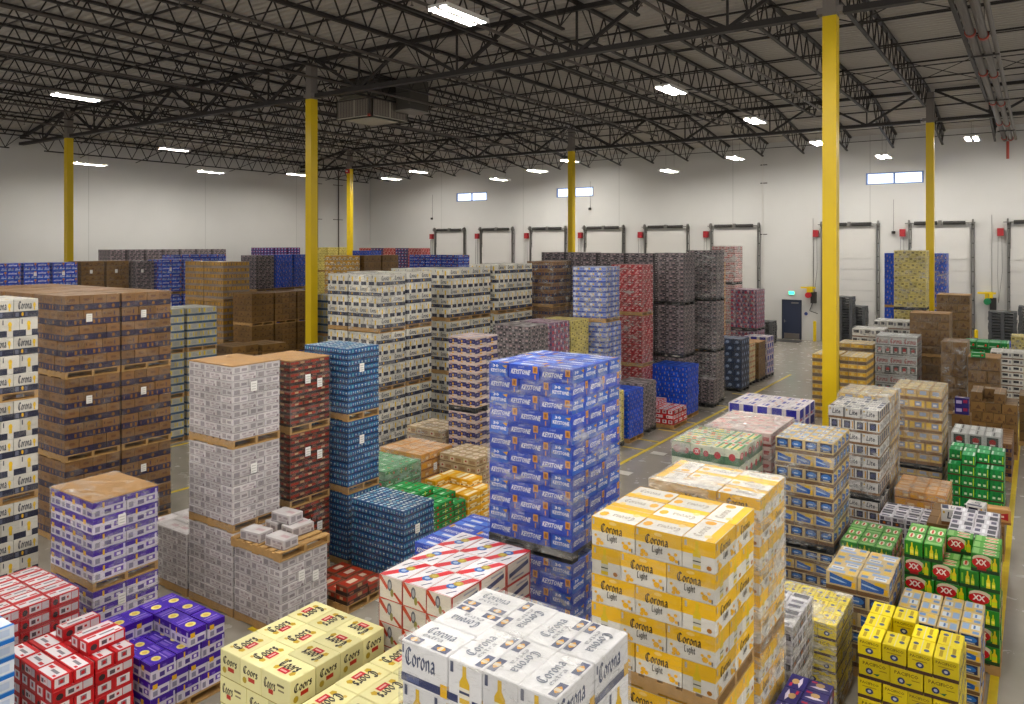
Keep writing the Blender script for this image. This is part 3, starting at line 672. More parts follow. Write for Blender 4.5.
# dock wall with its clerestory openings
WX = wall_mat('X')
F_PX, TH, HZ, CH = 765.4, math.radians(34.534), 244.7, 5.6
WIN = [(-36.0, 3.0), (-26.87, 3.0), (-6.58, 2.9)]   # (centre x, width)
WZ0, WZ1 = 8.96, 9.62
mb = MB()
mb.box(XW - .25, YB, 0, XE, YB + .25, WZ0, WX); mb.box(XW - .25, YB, WZ1, XE, YB + .25, ZD + .3, WX)
xs = XW - .25
for cx, w in WIN:
    mb.box(xs, YB, WZ0, cx - w / 2, YB + .25, WZ1, WX); xs = cx + w / 2
mb.box(xs, YB, WZ0, XE, YB + .25, WZ1, WX)
struct(mb.build('wall_dock'))
sky = glow('daylit_glass', 'D6E4FF', 1.1); fr = paint('window_frame_blue', '6E86B4', .5)
for i, (cx, w) in enumerate(WIN):
    e = struct(put('window_%d' % (i + 1), None, None, (cx, YB + .06, WZ0)))
    mb = MB(); h = WZ1 - WZ0
    mb.box(-w / 2, 0, 0, w / 2, .08, .06, fr); mb.box(-w / 2, 0, h - .06, w / 2, .08, h, fr)
    for x in (-w / 2, -.05, w / 2 - .1): mb.box(x, -.02, .0, x + .1, .085, h, fr)
    mb.build('window_frame', e)
    mb = MB(); mb.box(-w / 2 + .05, .03, .05, w / 2 - .05, .05, h - .05, sky); mb.build('pane', e)
# corrugated roof deck; it falls away over the last bay towards the side wall and the dock wall
def fall(x, y): return -max(0.0, min(1.0, (-41.5 - x) / 5.4), min(1.0, (y - 39.4) / 7.4))
mb = MB(); dk = paint('roof_deck', 'B4AFA8', .55, .0, .10, 1.2)
y = YN; P = .3; prof = []
while y < YB:
    prof += [(y, ZD), (y + .11, ZD), (y + .15, ZD + .06), (y + .26, ZD + .06)]; y += P
side = MB(); dock = MB()
for (a, za), (b, zb) in zip(prof, prof[1:]):
    for xa, xb in ((XW - .25, -44.2), (-44.2, -41.5), (-41.5, XE)):
        m = dock if b > 39.5 else side if xb < -41 else mb
        m.poly([(xa, a, za + fall(xa, a)), (xa, b, zb + fall(xa, b)), (xb, b, zb + fall(xb, b)), (xb, a, za + fall(xb, a))], dk)
struct(side.build('ceiling_side')); struct(dock.build('ceiling_dock'))
struct(mb.build('ceiling'))

# ------------------------------------------------------------------ roof steel
ST = paint('dark_roof_steel', '2A2522', .55, .1, .2, 3)
STL = paint('pipe_steel', '5C5550', .5, .2)
Y1, BAY, X0 = 19.7, 18.67, -4.16
ZB = 11.25
def joist_parts(Ln, f0=0.0, f1=0.0):
    """open-web joist running along y: chords and a zigzag web"""
    D = 1.0; c = MB(); w = MB(); d = MB()
    c.box(-.07, 0, ZD - .09, .07, Ln, ZD - .01, ST); w.box(-.05, .9, ZD - D - .04, .05, Ln - .9, ZD - D + .02, ST)
    n = max(3, round((Ln - 1.2) / .98)); s = (Ln - 1.2) / n
    for i in range(n):
        a = .6 + i * s; m = a + s / 2; z0, z1 = ZD - D, ZD - .07
        d.bar((0, a, z1), (0, m, z0), .025, ST, 4); d.bar((0, m, z0), (0, a + s, z1), .025, ST, 4)
    d.bar((0, 0.05, ZD - .06), (0, 1.1, ZD - D), .02, ST, 3); d.bar((0, Ln - .05, ZD - .06), (0, Ln - 1.1, ZD - D), .02, ST, 3)
    for m in (c, w, d): m.v = [(p[0], p[1], p[2] + f0 + (f1 - f0) * p[1] / Ln) for p in m.v]
    return c.mesh('top_chord'), w.mesh('bottom_chord'), d.mesh('web')
JM = {}
rowsY = [-12.0, 0.0, Y1, 2 * Y1, YB]
for k, (ya, yb) in enumerate(((3.0, Y1), (Y1, 2 * Y1), (2 * Y1, YB))):
    tc_, bc_, wb_ = joist_parts(yb - ya)
    i = 0; x = X0 + 3 * BAY / 8
    while x > XW + .4:
        if abs(x - X0) > .01 or True:
            t = thing('steel_joist', 'dark open-web roof joist running towards the dock wall', 'joist', (x, ya, 0), 0, 'open-web roof joists')
            if x < -41.6 or k == 2:
                key = (k, round(fall(x, ya + .01), 2), round(fall(x, yb - .01), 2))
                if key not in JM: JM[key] = joist_parts(yb - ya, key[1], key[2])
                a_, b_, c_ = JM[key]
            else: a_, b_, c_ = tc_, bc_, wb_
            put('top_chord', a_, t); put('bottom_chord', b_, t); put('web', c_, t)
        x = x - BAY / 8 if x - BAY / 8 > XW + .4 or x < XW + 1 else XW + .5
        if x == XW + .5 and i: break
        i = x == XW + .5
def girder(xa, xb, y, lab):
    t = thing('steel_girder', lab, 'girder', (xa, y, 0), 0, 'joist girders')
    end = fall(xa, 0)   # the end piece tapers where the roof falls to the wall
    L = xb - xa; zt = lambda u: ZD - .18 + end * (1 - u / L)
    mb = MB(); mb.bar((0, 0, zt(0)), (L, 0, zt(L)), .1, ST); mb.build('top_chord', t)
    mb = MB(); mb.box(0, -.12, ZB - .09, L, .12, ZB + .06, ST); mb.build('bottom_chord', t)
    mb = MB(); n = max(1, round(L / (BAY / 4))); s = L / n
    for i in range(n):
        a = i * s; mb.bar((a, 0, zt(a)), (a + s / 2, 0, ZB), .07, ST); mb.bar((a + s / 2, 0, ZB), (a + s, 0, zt(a + s)), .07, ST)
        mb.bar((a + s / 2, 0, ZB), (a + s / 2, 0, zt(a + s / 2)), .04, ST)
    mb.build('web', t)
for r, y in enumerate((Y1, 2 * Y1)):
    for i in range(-1, 3):
        xa = max(XW + .02, X0 - (i + 1) * BAY + .29); xb = X0 - i * BAY - .29
        if i == -1: xa = X0 + .29; xb = XE - 1
        girder(xa, xb, y, 'dark deep girder truss between the yellow columns, ' + ('first row' if r == 0 else 'second row'))
# bridging rods, cross bracing and pipes
for i, y in enumerate([6.2, 9.6, 13.0, 16.4, 22.9, 26.3, 29.7, 33.1, 36.4, 41.9, 44.2]):
    zf = fall(0, y); mb = MB(); mb.bar((-41.5, y, ZD - 1.0 + zf), (7, y, ZD - 1.0 + zf), .022, ST); mb.bar((XW, y, ZD - 2.0), (-41.5, y, ZD - 1.0 + zf), .022, ST); o = mb.build('bridging_rod'); tag(o, 'thin bridging rod under the roof joists', 'rod', 'bridging rods')
    mb = MB(); mb.bar((-41.5, y + .05, ZD - .12 + zf), (7, y + .05, ZD - .12 + zf), .04, ST); mb.bar((XW, y + .05, ZD - 1.12), (-41.5, y + .05, ZD - .12 + zf), .04, ST); o = mb.build('bridging_angle'); tag(o, 'thin bridging angle just below the roof deck', 'rod', 'bridging angles')
for ya in (22.9, 33.1, 9.6):
    for i in range(-2, 17):
        x = X0 - i * BAY / 8
        if i % 4 == 1 or i < 2:
            mb = MB(); mb.bar((x, ya, ZD - 1), (x - BAY / 8, ya, ZD - .12), .018, ST); mb.bar((x, ya, ZD - .12), (x - BAY / 8, ya, ZD - 1), .018, ST)
            o = mb.build('cross_brace'); tag(o, 'thin crossed brace between two roof joists', 'brace', 'joist cross braces')
pk = paint('sprinkler_pipe', '57504B', .5, .1); rc = paint('red_coupling', 'A23A26', .5)
for i, x in enumerate([1.2, -8.0, -12.6, -17.3, -21.4, -26.6, -31.3, -36.0, -40.6]):
    o = thing('sprinkler_pipe', 'long sprinkler pipe slung below the roof joists', 'pipe', (x, 3, 0), 0, 'sprinkler pipes')
    mb = MB(); mb.bar((0, 0, ZD - 1.16), (0, 36.2, ZD - 1.16), .045, pk, 8); mb.build('pipe', o)
    mb = MB()
    for j in range(11): mb.bar((0, 1.4 + j * 3.2, ZD - 1.16), (0, 1.4 + j * 3.2, ZD - 1.3), .012, pk, 4); mb.bar((0, 1.4 + j * 3.2, ZD - 1.3), (0, 1.4 + j * 3.2, ZD - 1.32), .04, pk, 6)
    mb.build('sprinkler_head', o)
t = thing('water_main', 'thick pipe bundle with red couplings running to the dock wall', 'pipe', (-1.25, 6, 10.98))
for dx, r in ((-.18, .1), (.08, .1), (.3, .06)):
    mb = MB(); mb.bar((dx, 0, 0), (dx, YB - 6.2, 0), r, STL, 10); mb.build('pipe', t)
mb = MB()
for y in (7, 11.6, 16.5, 22, 28, 34, 39.6): mb.bar((-.18, y, 0), (-.18, y + .16, 0), .13, rc, 10); mb.bar((.08, y + .5, 0), (.08, y + .64, 0), .13, rc, 10)
mb.build('coupling', t)
mb = MB(); mb.bar((-.05, YB - 6.3, -.1), (-.05, YB - 6.3, -1.0), .07, rc, 8); mb.build('drain_valve', t)
mb = MB()
for y in (3, 9.5, 19, 27, 36): mb.bar((0, y, -.12), (0, y, ZD - 10.98), .012, ST, 4); mb.box(-.32, y - .03, -.14, .36, y + .03, -.1, ST)
mb.build('hanger', t)

# ------------------------------------------------------------------ columns
YEL = paint('safety_yellow', 'E0BE08', .32, 0, .06, 2); GRC = paint('column_grey', '77706A', .5)
for x, y, lab in ((X0, Y1, 'thick yellow square column between the aisle and the side lane'), (X0 - BAY, Y1, 'yellow square column beside the hanging air unit'), (X0 - 2 * BAY, Y1, 'slim yellow square column behind the brown carton tops'),
                  (X0 + .1, 2 * Y1, 'yellow square column beside the pale yellow tower'), (X0 - BAY, 2 * Y1, 'yellow square column before the dock doors'), (X0 - 2 * BAY, 2 * Y1, 'slimmest yellow column near the hall corner')):
    t = thing('support_column', lab, 'column', (x, y, 0))
    w = .16; mb = MB(); mb.box(-w, -w, .02, w, w, ZB - .12, YEL); mb.build('yellow_shaft', t)
    mb = MB(); mb.box(-w + .004, -w + .004, ZB - .12, w - .004, w - .004, ZD - .24, GRC); mb.build('bare_steel_head', t)
    mb = MB(); mb.box(-.22, -.22, 0, .22, .22, .02, GRC); mb.build('base_plate', t)
    mb = MB(); mb.box(-.3, -.14, ZB - .05, -w, .14, ZB + .1, GRC); mb.box(w, -.14, ZB - .05, .3, .14, ZB + .1, GRC); mb.build('bracket', t)
o = thing('fire_alarm_strobe', 'small red strobe box on the slimmest yellow column', 'alarm', (X0 - 2 * BAY, 2 * Y1 - .17, 10.95))
mb = MB(); mb.box(-.17, -.12, -.15, .17, 0, .15, paint('alarm_red', 'B4202A', .4)); mb.build('housing', o)
mb = MB(); mb.box(-.06, -.15, -.05, .06, -.12, .05, paint('alarm_lens', 'E8E8E8', .2)); mb.build('lens', o)

# ------------------------------------------------------------------ lamps
TUBE = glow('lamp_tubes', 'FFFAF2', LAMP_E); HSG = paint('lamp_housing', 'D8D6D0', .4)
def lamp_meshes():
    h = MB(); h.box(-.27, -.82, .03, .27, .82, .1, HSG)
    h.box(-.29, -.83, -.02, -.27, .83, .1, HSG); h.box(.27, -.83, -.02, .29, .83, .1, HSG); h.box(-.06, -.82, -.01, .06, .82, .04, HSG)
    a = MB(); a.box(-.22, -.8, .005, -.1, .8, .028, TUBE)
    c = MB(); c.bar((0, -.6, .1), (0, -.6, .5), .006, ST, 4); c.bar((0, .6, .1), (0, .6, .5), .006, ST, 4)
    return h.mesh('housing'), a.mesh('tube'), c.mesh('hanger')
LH, LT, LC = lamp_meshes()
LAMPS = [(-11.6, 14.6, 11.15), (-29.9, 14.5, 11.15), (-10.9, 26.0, 11.15), (-10.5, 34.6, 11.15), (-41.6, 25.7, 11.15), (-42.3, 21.2, 9.95), (-42.3, 28.6, 10.1), (-42.3, 35.4, 10.45),
         (-9.5, 42.2, 10.9), (-6.4, 42.3, 10.0), (-2.6, 42.3, 10.6), (-13.9, 42.2, 10.4), (-17.8, 42.2, 9.9), (-25.0, 43.0, 11.0), (-27.0, 42.2, 10.4), (-30.0, 42.2, 10.0), (-37.2, 42.2, 10.9), (-39.4, 41.6, 10.45)]
LAMPS += [(x, y, 11.15) for x, y in ((-20.5, 4.5), (-11.5, 4.5), (-2.5, 4.5), (-30, 4.0), (-2.0, 14.5), (7, 5), (7, 14.5), (7, 26), (7, 36), (-11.5, -5), (-2.5, -5), (7, -5), (-20.5, -5), (-41, 6), (2.5, 43), (-7, 8.5), (-15.5, 8.5), (-2.2, 9.2))]  # out of view; the last three are fill lamps added to brighten near loads
for x, y, z in LAMPS:
    t = thing('high_bay_lamp', 'bright twin-tube lamp hanging under the roof steel', 'lamp', (x, y, z), 0, 'twin-tube lamps')
    put('housing', LH, t); put('hanger', LC, t, None, 0, (1, 1, max(.12, (ZD - 1.0 - z + fall(x, y)) / .5))); put('tube', LT, t); put('tube', LT, t, (.32, 0, 0))

# ------------------------------------------------------------------ hanging air unit
t = thing('air_unit', 'boxy hanging air unit with louvred sides beside the yellow column', 'air unit', (-24.0, 24.1, 0))
du = paint('duct_dark', '4A4640', .6, .1); gv = paint('galvanised', '9A968A', .45, .4); lf = paint('louvre_frame', 'B9B3A2', .5); ld = paint('louvre_dark', '6A5F57', .6)
S_ = 1.06
mb = MB(); mb.box(-S_, -.85, 12.05, .9, 1.2, ZD - .06, du); mb.box(-S_, .2, 11.7, -.2, 1.3, 12.05, du); mb.build('duct', t)
s2 = thing('supply_duct', 'dark square duct dropping beside the boxy air unit', 'duct', (-24.0, 24.1, 0))
mb = MB(); mb.box(1.3, .1, 11.35, 2.1, 1.3, ZD - .06, du); mb.build('duct_box', s2)
mb = MB(); mb.box(1.27, .07, 11.3, 2.13, 1.33, 11.36, gv); mb.build('duct_collar', s2)
mb = MB()
a = [(-S_, -S_), (S_, -S_), (S_, S_), (-S_, S_)]; b = [(-.8, -.8), (.8, -.8), (.8, .8), (-.8, .8)]
for i in range(4): j = (i + 1) % 4; mb.poly([(*a[i], 11.82), (*a[j], 11.82), (*b[j], 12.1), (*b[i], 12.1)], gv)
mb.build('hood', t)
mb = MB(); mb.box(-S_, -S_, 11.0, S_, S_, 11.82, ld); lb = mb.build('louvre_box', t)
mb = MB(); e_ = S_ + .02
for z in (11.0, 11.77): mb.box(-e_, -e_, z, e_, e_, z + .05, lf)
for x in (-e_, -.03, S_ - .03):
    for y in (-e_, S_ - .03): mb.box(x, y, 11.0, x + .05, y + .05, 11.82, lf); mb.box(y, x, 11.0, y + .05, x + .05, 11.82, lf)
for i in range(22): x = -1.0 + i * .095; mb.box(x, -e_ + .012, 11.08, x + .012, e_ - .012, 11.74, lf); mb.box(-e_ + .012, x, 11.08, e_ - .012, x + .012, 11.74, lf)
mb.build('louvre_grille', lb)
mb = MB(); mb.box(-.8, -.8, 10.97, .8, .8, 11.0, paint('diffuser_pale', 'CFCBB8', .5)); mb.build('diffuser', lb)
mb = MB(); mb.bar((S_ - .1, -S_ - .1, 11.05), (S_ - .1, -S_ - .1, 12.3), .04, du, 6); mb.bar((S_ - .1, -S_ - .1, 10.97), (S_ - .1, -S_ - .1, 11.07), .07, rc, 8); mb.build('gas_pipe', t)

# ------------------------------------------------------------------ dock doors
TRK = paint('door_track', '7C7A76', .45, .5); SPR = paint('spring_dark', '3A3836', .5, .3); PAN = paint('door_panel_white', 'CAC8C3', .5); RED = paint('hoist_red', '9C2028', .4)
BUM = paint('bollard_yellow', 'E3C40A', .4)
DX = [-39.65, -35.12, -30.6, -26.1, -21.55, -17.05, -10.45, -5.92, -1.4]
DW = 3.15
for i, x in enumerate(DX):
    e = struct(put('door_%d' % (i + 1), None, None, (x, YB, 0)))
    mb = MB()
    for k in range(9): mb.box(.2, -.09, .02 + k * .6, DW - .2, -.03, .6 + k * .6, PAN)
    mb.box(.2, -.07, 5.4, DW - .2, -.03, 6.5, PAN)
    mb.build('door_panel', e)
    for sx in (.06, DW - .16):
        mb = MB(); mb.box(sx, -.2, 0, sx + .05, -.02, 6.75, TRK); mb.box(sx + .13, -.08, 0, sx + .17, -.02, 6.75, TRK)
        for q in range(9): mb.box(sx + .05, -.06, .4 + q * .75, sx + .13, -.02, .46 + q * .75, TRK)
        mb.build('track', e)
    for xa, xb in ((.35, 1.45), (1.72, DW - .4)):
        mb = MB(); mb.bar((xa, -.2, 6.76), (xb, -.2, 6.76), .1, SPR, 10); mb.build('torsion_spring', e)
    mb = MB(); mb.bar((-.1, -.2, 6.76), (DW + .05, -.2, 6.76), .025, TRK, 6); mb.box(1.5, -.25, 6.66, 1.66, -.02, 6.9, TRK); mb.build('shaft', e)
    for sx in (.06, DW - .1):
        mb = MB(); mb.bar((sx, -.2, 6.78), (sx + .08, -.2, 6.78), .17, TRK, 12); mb.build('cable_drum', e)
    mb = MB(); mb.box(-.36, -.28, 6.05, -.08, -.02, 6.45, RED); hoi = mb.build('hoist', e)
    mb = MB()
    pts = [(-.32, -.18, 6.0), (-.34, -.18, 4.0), (-.3, -.18, 2.6)]
    for a, b in zip(pts, pts[1:]): mb.bar(a, b, .012, SPR, 4)
    pts = [(-.16, -.18, 6.0), (-.14, -.18, 4.2), (-.3, -.18, 2.6)]
    for a, b in zip(pts, pts[1:]): mb.bar(a, b, .012, SPR, 4)
    mb.build('chain', hoi)
    for sx in (-.22, DW + .1):
        t = thing('bollard', 'short yellow bollard guarding a dock door track', 'bollard', (x + sx, YB - .42, 0), 0, 'yellow dock bollards')
        mb = MB(); mb.bar((0, 0, 0), (0, 0, 1.15), .09, BUM, 12); mb.bar((0, 0, 1.15), (0, 0, 1.19), .09, BUM, 12, .05); mb.build('post', t)
        mb = MB(); mb.bar((0, 0, 0), (0, 0, .02), .14, GRC, 8); mb.build('base_plate', t)
# dock arm lamps
for x, col, lab in ((-11.05, 'B4222C', 'yellow dock arm lamp with a red box beside the dark blue door'), (-2.2, '18784A', 'yellow dock arm lamp with a green box beside the last dock door')):
    t = thing('dock_arm_lamp', lab, 'dock lamp', (x, YB, 2.55))
    mb = MB(); mb.box(-.42, -.36, .5, .4, -.26, .6, BUM); mb.box(-.1, -.3, .1, .06, -.02, .6, BUM); mb.box(.1, -.5, .3, .26, -.2, .62, BUM); mb.build('arm', t)
    mb = MB(); mb.bar((.02, -.5, .12), (.02, -.14, .12), .17, paint('lamp_head_' + col, col, .35), 12); mb.build('lamp_head', t)
    mb = MB(); mb.box(.12, -.3, -.35, .4, -.02, .3, SPR); mb.build('control_box', t)
    mb = MB(); mb.bar((.2, -.16, -.35), (.05, -.2, -.8), .025, SPR, 5); mb.bar((.05, -.2, -.8), (.5, -.2, -.95), .025, SPR, 5); mb.build('cable', t)
    mb = MB(); mb.bar((.2, -.04, .6), (.2, -.04, 4.6), .012, TRK, 5); mb.build('conduit', t)
# personnel door
e = struct(put('door_10', None, None, (-12.62, YB, 0)))
nb = paint('navy_door', '2A3248', .45); gf = paint('door_frame_navy', '232A3C', .5)
mb = MB(); mb.box(.06, -.05, .02, 1.06, -.02, 2.28, nb); leaf = mb.build('door_leaf', e)
mb = MB(); mb.box(0, -.08, 0, .06, -.005, 2.34, gf); mb.box(1.06, -.08, 0, 1.12, -.005, 2.34, gf); mb.box(0, -.08, 2.28, 1.12, -.005, 2.34, gf); mb.build('door_frame', e)
mb = MB(); mb.box(.12, -.056, .04, 1.0, -.05, .36, paint('kick_plate', '9A938A', .3, .8)); mb.build('kick_plate', leaf)
mb = MB(); mb.box(.12, -.075, .98, .17, -.05, 1.14, TRK); mb.bar((.14, -.1, 1.06), (.26, -.1, 1.06), .014, TRK, 6); mb.bar((.14, -.05, 1.06), (.14, -.1, 1.06), .014, TRK, 6); mb.build('handle', leaf)
mb = MB(); mb.box(.55, -.12, 2.12, .95, -.05, 2.2, TRK); mb.build('door_closer', leaf)
mb = MB(); mb.box(-12.7, 45.3, 0, -11.3, 46.2, .02, paint('rubber_mat', '262628', .8)); tag(mb.build('door_mat'), 'black rubber mat before the dark blue door', 'mat')
t = thing('exit_sign', 'green lit exit sign above the dark blue door', 'sign', (-12.06, YB, 2.75))
mb = MB(); mb.box(-.17, -.08, -.1, .17, 0, .1, paint('sign_case', 'DADAD4', .4)); mb.build('case', t)
mb = MB(); mb.box(-.15, -.085, -.085, .15, -.08, .085, glow('exit_green', '3CF0B0', 3.0))
v, f, w = text2d('EXIT', .0); wt = paint('exit_letters', '0C5038', .5)
for fc in f: mb.poly([((v[i][0] - w / 2) * .11, -.0875, (v[i][1] - .5) * .1) for i in fc], wt)
mb.build('sign_face', t)
mb = MB(); mb.bar((-11.25, YB - .03, 1.55), (-11.25, YB - .0, 1.55), .1, paint('sign_blue', '2A3A74', .5), 14); tag(mb.build('wall_button'), 'small round blue plate on the wall beside the dark blue door', 'plate')
mb = MB(); mb.bar((-31.0 + 24.4, YB - .04, 8.1), (-31.0 + 24.4, YB - .04, 6.3), .01, SPR, 4); mb.bar((-6.6, YB - .1, 6.2), (-6.6, YB - .1, 6.35), .1, SPR, 8); tag(mb.build('wall_sensor'), 'small dark sensor hanging on its cord under the clerestory window', 'sensor')
for x, z in ((-39.9, 7.6), (-25.6, 8.0)):
    mb = MB(); mb.bar((x, YB - .12, z), (x, YB - .12, z + .16), .1, SPR, 8); mb.bar((x, YB - .03, z + .1), (x, YB - .03, z + 2.0), .01, SPR, 4); tag(mb.build('wall_sensor'), 'small dark sensor high on the dock wall' + (' towards the hall corner' if x < -30 else ' above the dock doors'), 'sensor')
# conduits on the side wall near the corner
for y, in ((41.0,), (43.2,)):
    mb = MB(); mb.bar((XW + .08, y, 0), (XW + .08, y, ZD), .05, STL, 6)
    for z in (4.6, 7.6, 10.4): mb.box(XW, y - .5, z, XW + .06, y + .5, z + .05, STL)
    tag(mb.build('wall_conduit'), 'dark upright pipe on the side wall behind the slimmest yellow column', 'pipe', 'side wall pipes')
for z, in ((9.3,), (6.2,), (10.4,)):
    mb = MB(); mb.box(-13.9, YB - .06, z, -13.5, YB, z + .05, SPR); tag(mb.build('wall_bracket'), 'tiny dark bracket on the dock wall beside a dock door', 'bracket', 'dock wall brackets')
mb = MB(); mb.bar((-13.75, YB - .05, 3), (-13.75, YB - .05, ZD), .02, paint('conduit_white', 'C9C6BF', .5), 6); tag(mb.build('wall_conduit'), 'thin white pipe on the dock wall near the dark blue door', 'pipe')

# stacks of dark plastic pallets by the dock wall
DG = paint('dark_plastic', '56585A', .55)
def pal_mesh(w, d):
    mb = MB(); mb.box(0, 0, .09, w, d, .14, DG)
    for i in range(3):
        for j in range(3): x, y = i * (w - .14) / 2, j * (d - .14) / 2; mb.box(x, y, 0, x + .14, y + .14, .09, DG)
    return mb.mesh('plastic_pallet')
PM = pal_mesh(1.15, 1.0)
for (x, y, n, lab) in ((-9.3, 43.6, 20, 'dark grey plastic pallet in the tall stack beside the thick yellow column'), (-8.85, 44.7, 16, 'dark grey plastic pallet in the lower stack by the dock door'), (-14.6, 43.5, 17, 'dark grey plastic pallet in the slim stack behind the wrapped loads'), (-13.5, 43.7, 9, 'dark grey plastic pallet in the short stack near the dark blue door'),
                       (-2.0, 43.3, 17, 'dark grey plastic pallet in the hall side stack before the last door'), (-.8, 43.4, 19, 'dark grey plastic pallet in the outermost stack before the last door')):
    for k in range(n):
        o = put('plastic_pallet', PM, None, (x + random.uniform(-.02, .02), y + random.uniform(-.02, .02), k * .141)); tag(o, lab, 'pallet', lab.replace('pallet in', 'pallets in'))

# ------------------------------------------------------------------ painted floor lines
LY = paint('line_yellow', 'D8BC1E', .5, 0, .2, 6); LW = paint('line_white', 'C9C6BE', .5, 0, .2, 6)
k = 0
def line(x0, y0, x1, y1, m=LY):
    global k
    k += 1; mb = MB(); mb.box(x0, y0, 0.0, x1, y1, .003, m); o = struct(mb.build('trim_%d' % k))
line(-8.86, 3, -8.76, 34)
for y in (7.0, 14.6, 16.2, 17.6, 19.2, 20.2, 21.6, 23.0, 26.0, 28.4): line(-9.5, y, -8.86, y + .09)
for y in (8.7, 16.9, 19.0, 26.9): line(-8.6, y, -8.2, y + .28, LW)
line(-.52, 3, -.42, 34)
for i in range(8): line(-.15, 12 + i * 2.0, .1, 12.12 + i * 2.0, LW)
line(-19.85, 8, -19.75, 20); line(-16.2, 8, -16.1, 20); line(-5.6, 30, -5.5, 42)

# ------------------------------------------------------------------ added ambient fill for the unseen hall, camera, colour
w = bpy.data.worlds.new('hall_beyond'); SC.world = w; w.use_nodes = True
bg = w.node_tree.nodes['Background']; bg.inputs[0].default_value = (*hexc('F1EEEA'), 1); bg.inputs[1].default_value = WORLD_E
cam = bpy.data.cameras.new('camera'); co = bpy.data.objects.new('camera', cam); COL.objects.link(co)
co.location = (0, 0, CH); co.rotation_euler = (PI / 2, 0, TH)
cam.sensor_width = 36; cam.lens = F_PX / 1024 * 36; cam.shift_y = -(352 - HZ) / 1024; cam.clip_start = .1; cam.clip_end = 200
SC.camera = co
SC.view_settings.view_transform = 'Standard'; SC.view_settings.look = 'None'
SC.view_settings.exposure = EXPO; SC.view_settings.gamma = 1; SC.view_settings.use_curve_mapping = False
cy = SC.cycles
cy.max_bounces = 8; cy.diffuse_bounces = 4; cy.glossy_bounces = 3; cy.transparent_max_bounces = 24; cy.transmission_bounces = 2
cy.use_denoising = True; cy.caustics_reflective = False; cy.caustics_refractive = False; cy.sample_clamp_indirect = 6
# ------------------------------------------------------------------ pallet loads
# every load is placed on the hall floor in metres: x along the dock wall, y away from the mezzanine
S = stack
# --- near block on the far side of the main aisle
S('white and navy carton load with yellow crowns', 'beside the brown columns', None, -13.14, 4.7, 4.75, 1.15, 1.07, 'cor3', 5, 3, wrap=1, pattern='yx')
G = 'brown and navy carton columns'
S('brown and navy carton load', 'beside the white and navy column', G, -14.85, 6.98, 4.65, 1.2, 1.03, 'mod', 5, 3, wrap=5, pattern='xy', tags=1)
S('brown and navy carton load', 'next to the pale blue and yellow column', G, -14.85, 8.05, 4.65, 1.2, 1.03, 'mod', 5, 3, wrap=5, pattern='xy', tags=1)
for i, x in enumerate((-16.15, -17.45, -18.75)):
    for j, y in enumerate((6.98, 8.05)):
        S('brown carton load', ('just', 'two loads', 'three loads')[i] + ' behind the ' + ('first', 'second')[j] + ' brown and navy column', G, x, y, 4.65, 1.2, 1.03, 'mod', 5, 3, wrap=0, pattern='xy', hide=True)
S('purple and white carton load', 'under a kraft cap before the brown cartons', None, -10.75, 5.42, 2.05, 1.2, .95, 'pur', 5, 2, split=[.8, 1.25], wrap=2, cap=True, pattern='y', tags=1)
tier('wrapped load of red and white cartons behind the loose red ones', None, -10.14, 3.9, 0, 1.2, 1.05, 1.2, 'red', 7, wrap=1, pattern='y')
S('blue and white carton load', 'at the picture edge beside the red cartons', None, -8.9, 2.72, 1.6, 1.1, .96, 'lbl', 8, 1, wrap=0, pattern='y')
def st_red(u, v, d, r):
    if d == 0: return not ((v > .66 and u > .1) or (.3 < u < .62 and v > .3)) or r.random() < .15
    return u > .55 and v < .12 and False
loose('red and silver beer carton on the picked pallet beside the purple cartons', 'loose red cartons', -8.62, 3.92, 1.12, 1.1, .9, 'red', 7, name='can_carton', pattern='yx', step=st_red, seed=4)
def st_pur(u, v, d, r):
    if d == 0: return v < .45 and u > .45 or (v > .3 and u > .88)
    return False
loose('purple and white beer carton with a yellow oval on the picked pallet', 'loose purple cartons', -8.46, 4.92, .92, 1.15, .98, 'prs', 4, pattern='yx', step=st_pur, seed=6)
# --- white cartons and the columns behind them
S('white carton load', 'in the kraft-capped column', None, -9.96, 7.08, 3.78, 1.12, .87, 'wht', 10, 3, wrap=1, cap=True, pattern='p', tags=1)
tier('low white carton load under the empty pallet', None, -8.86, 7.08, 0, 1.06, .87, 1.09, 'wht', 8, wrap=1, tags=2)
p = put('wooden_pallet', PALLET['w'], None, (-8.84, 7.05, 1.1), 0, (1.12, .93, 1)); tag(p, 'open wooden pallet lying on the low white carton load', 'pallet')
GW = 'four loose white cartons'
single('wht', .14, -9.6, 7.24, 1.23, .1, 'loose white carton on the open pallet, by the tall white column')
single('wht', .14, -9.28, 7.74, 1.23, 1.5, 'loose white carton on the open pallet, beneath another white carton')
single('wht', .14, -9.5, 7.72, 1.372, .05, 'loose white carton lying on top of another on the open pallet')
single('wht', .14, -9.66, 7.74, 1.23, 1.55, 'loose white carton at the back of the open pallet under another')
single('wht', .14, -9.08, 7.28, 1.23, .03, 'loose white carton on the open pallet, over the aisle side')
tier('low white carton load beside the kraft-capped white column', None, -11.14, 7.08, 0, 1.1, .87, 1.0, 'wht', 8, wrap=1)
S('brown and red carton load', 'in the kraft-capped column', None, -10.18, 8.33, 3.68, 1.0, .86, 'rbk', 11, 3, wrap=1, cap=True, pattern='yx', tags=2)
S('blue can carton load', 'in the column behind the brown and red one', None, -9.85, 9.3, 3.79, 1.12, .76, 'blu', 11, 3, wrap=1, pattern='yx', tags=1)
def st_bf(u, v, d, r): return d == 0 and (v < .4)
tier('low wrapped load of blue can cartons beside the main aisle', None, -8.46, 9.2, 0, 1.2, .76, 1.28, 'blu', 11, wrap=1, pattern='yx', tags=1)
def st_rf(u, v, d, r): return d == 0 and (u < .45 or v > .6 or r.random() < .3)
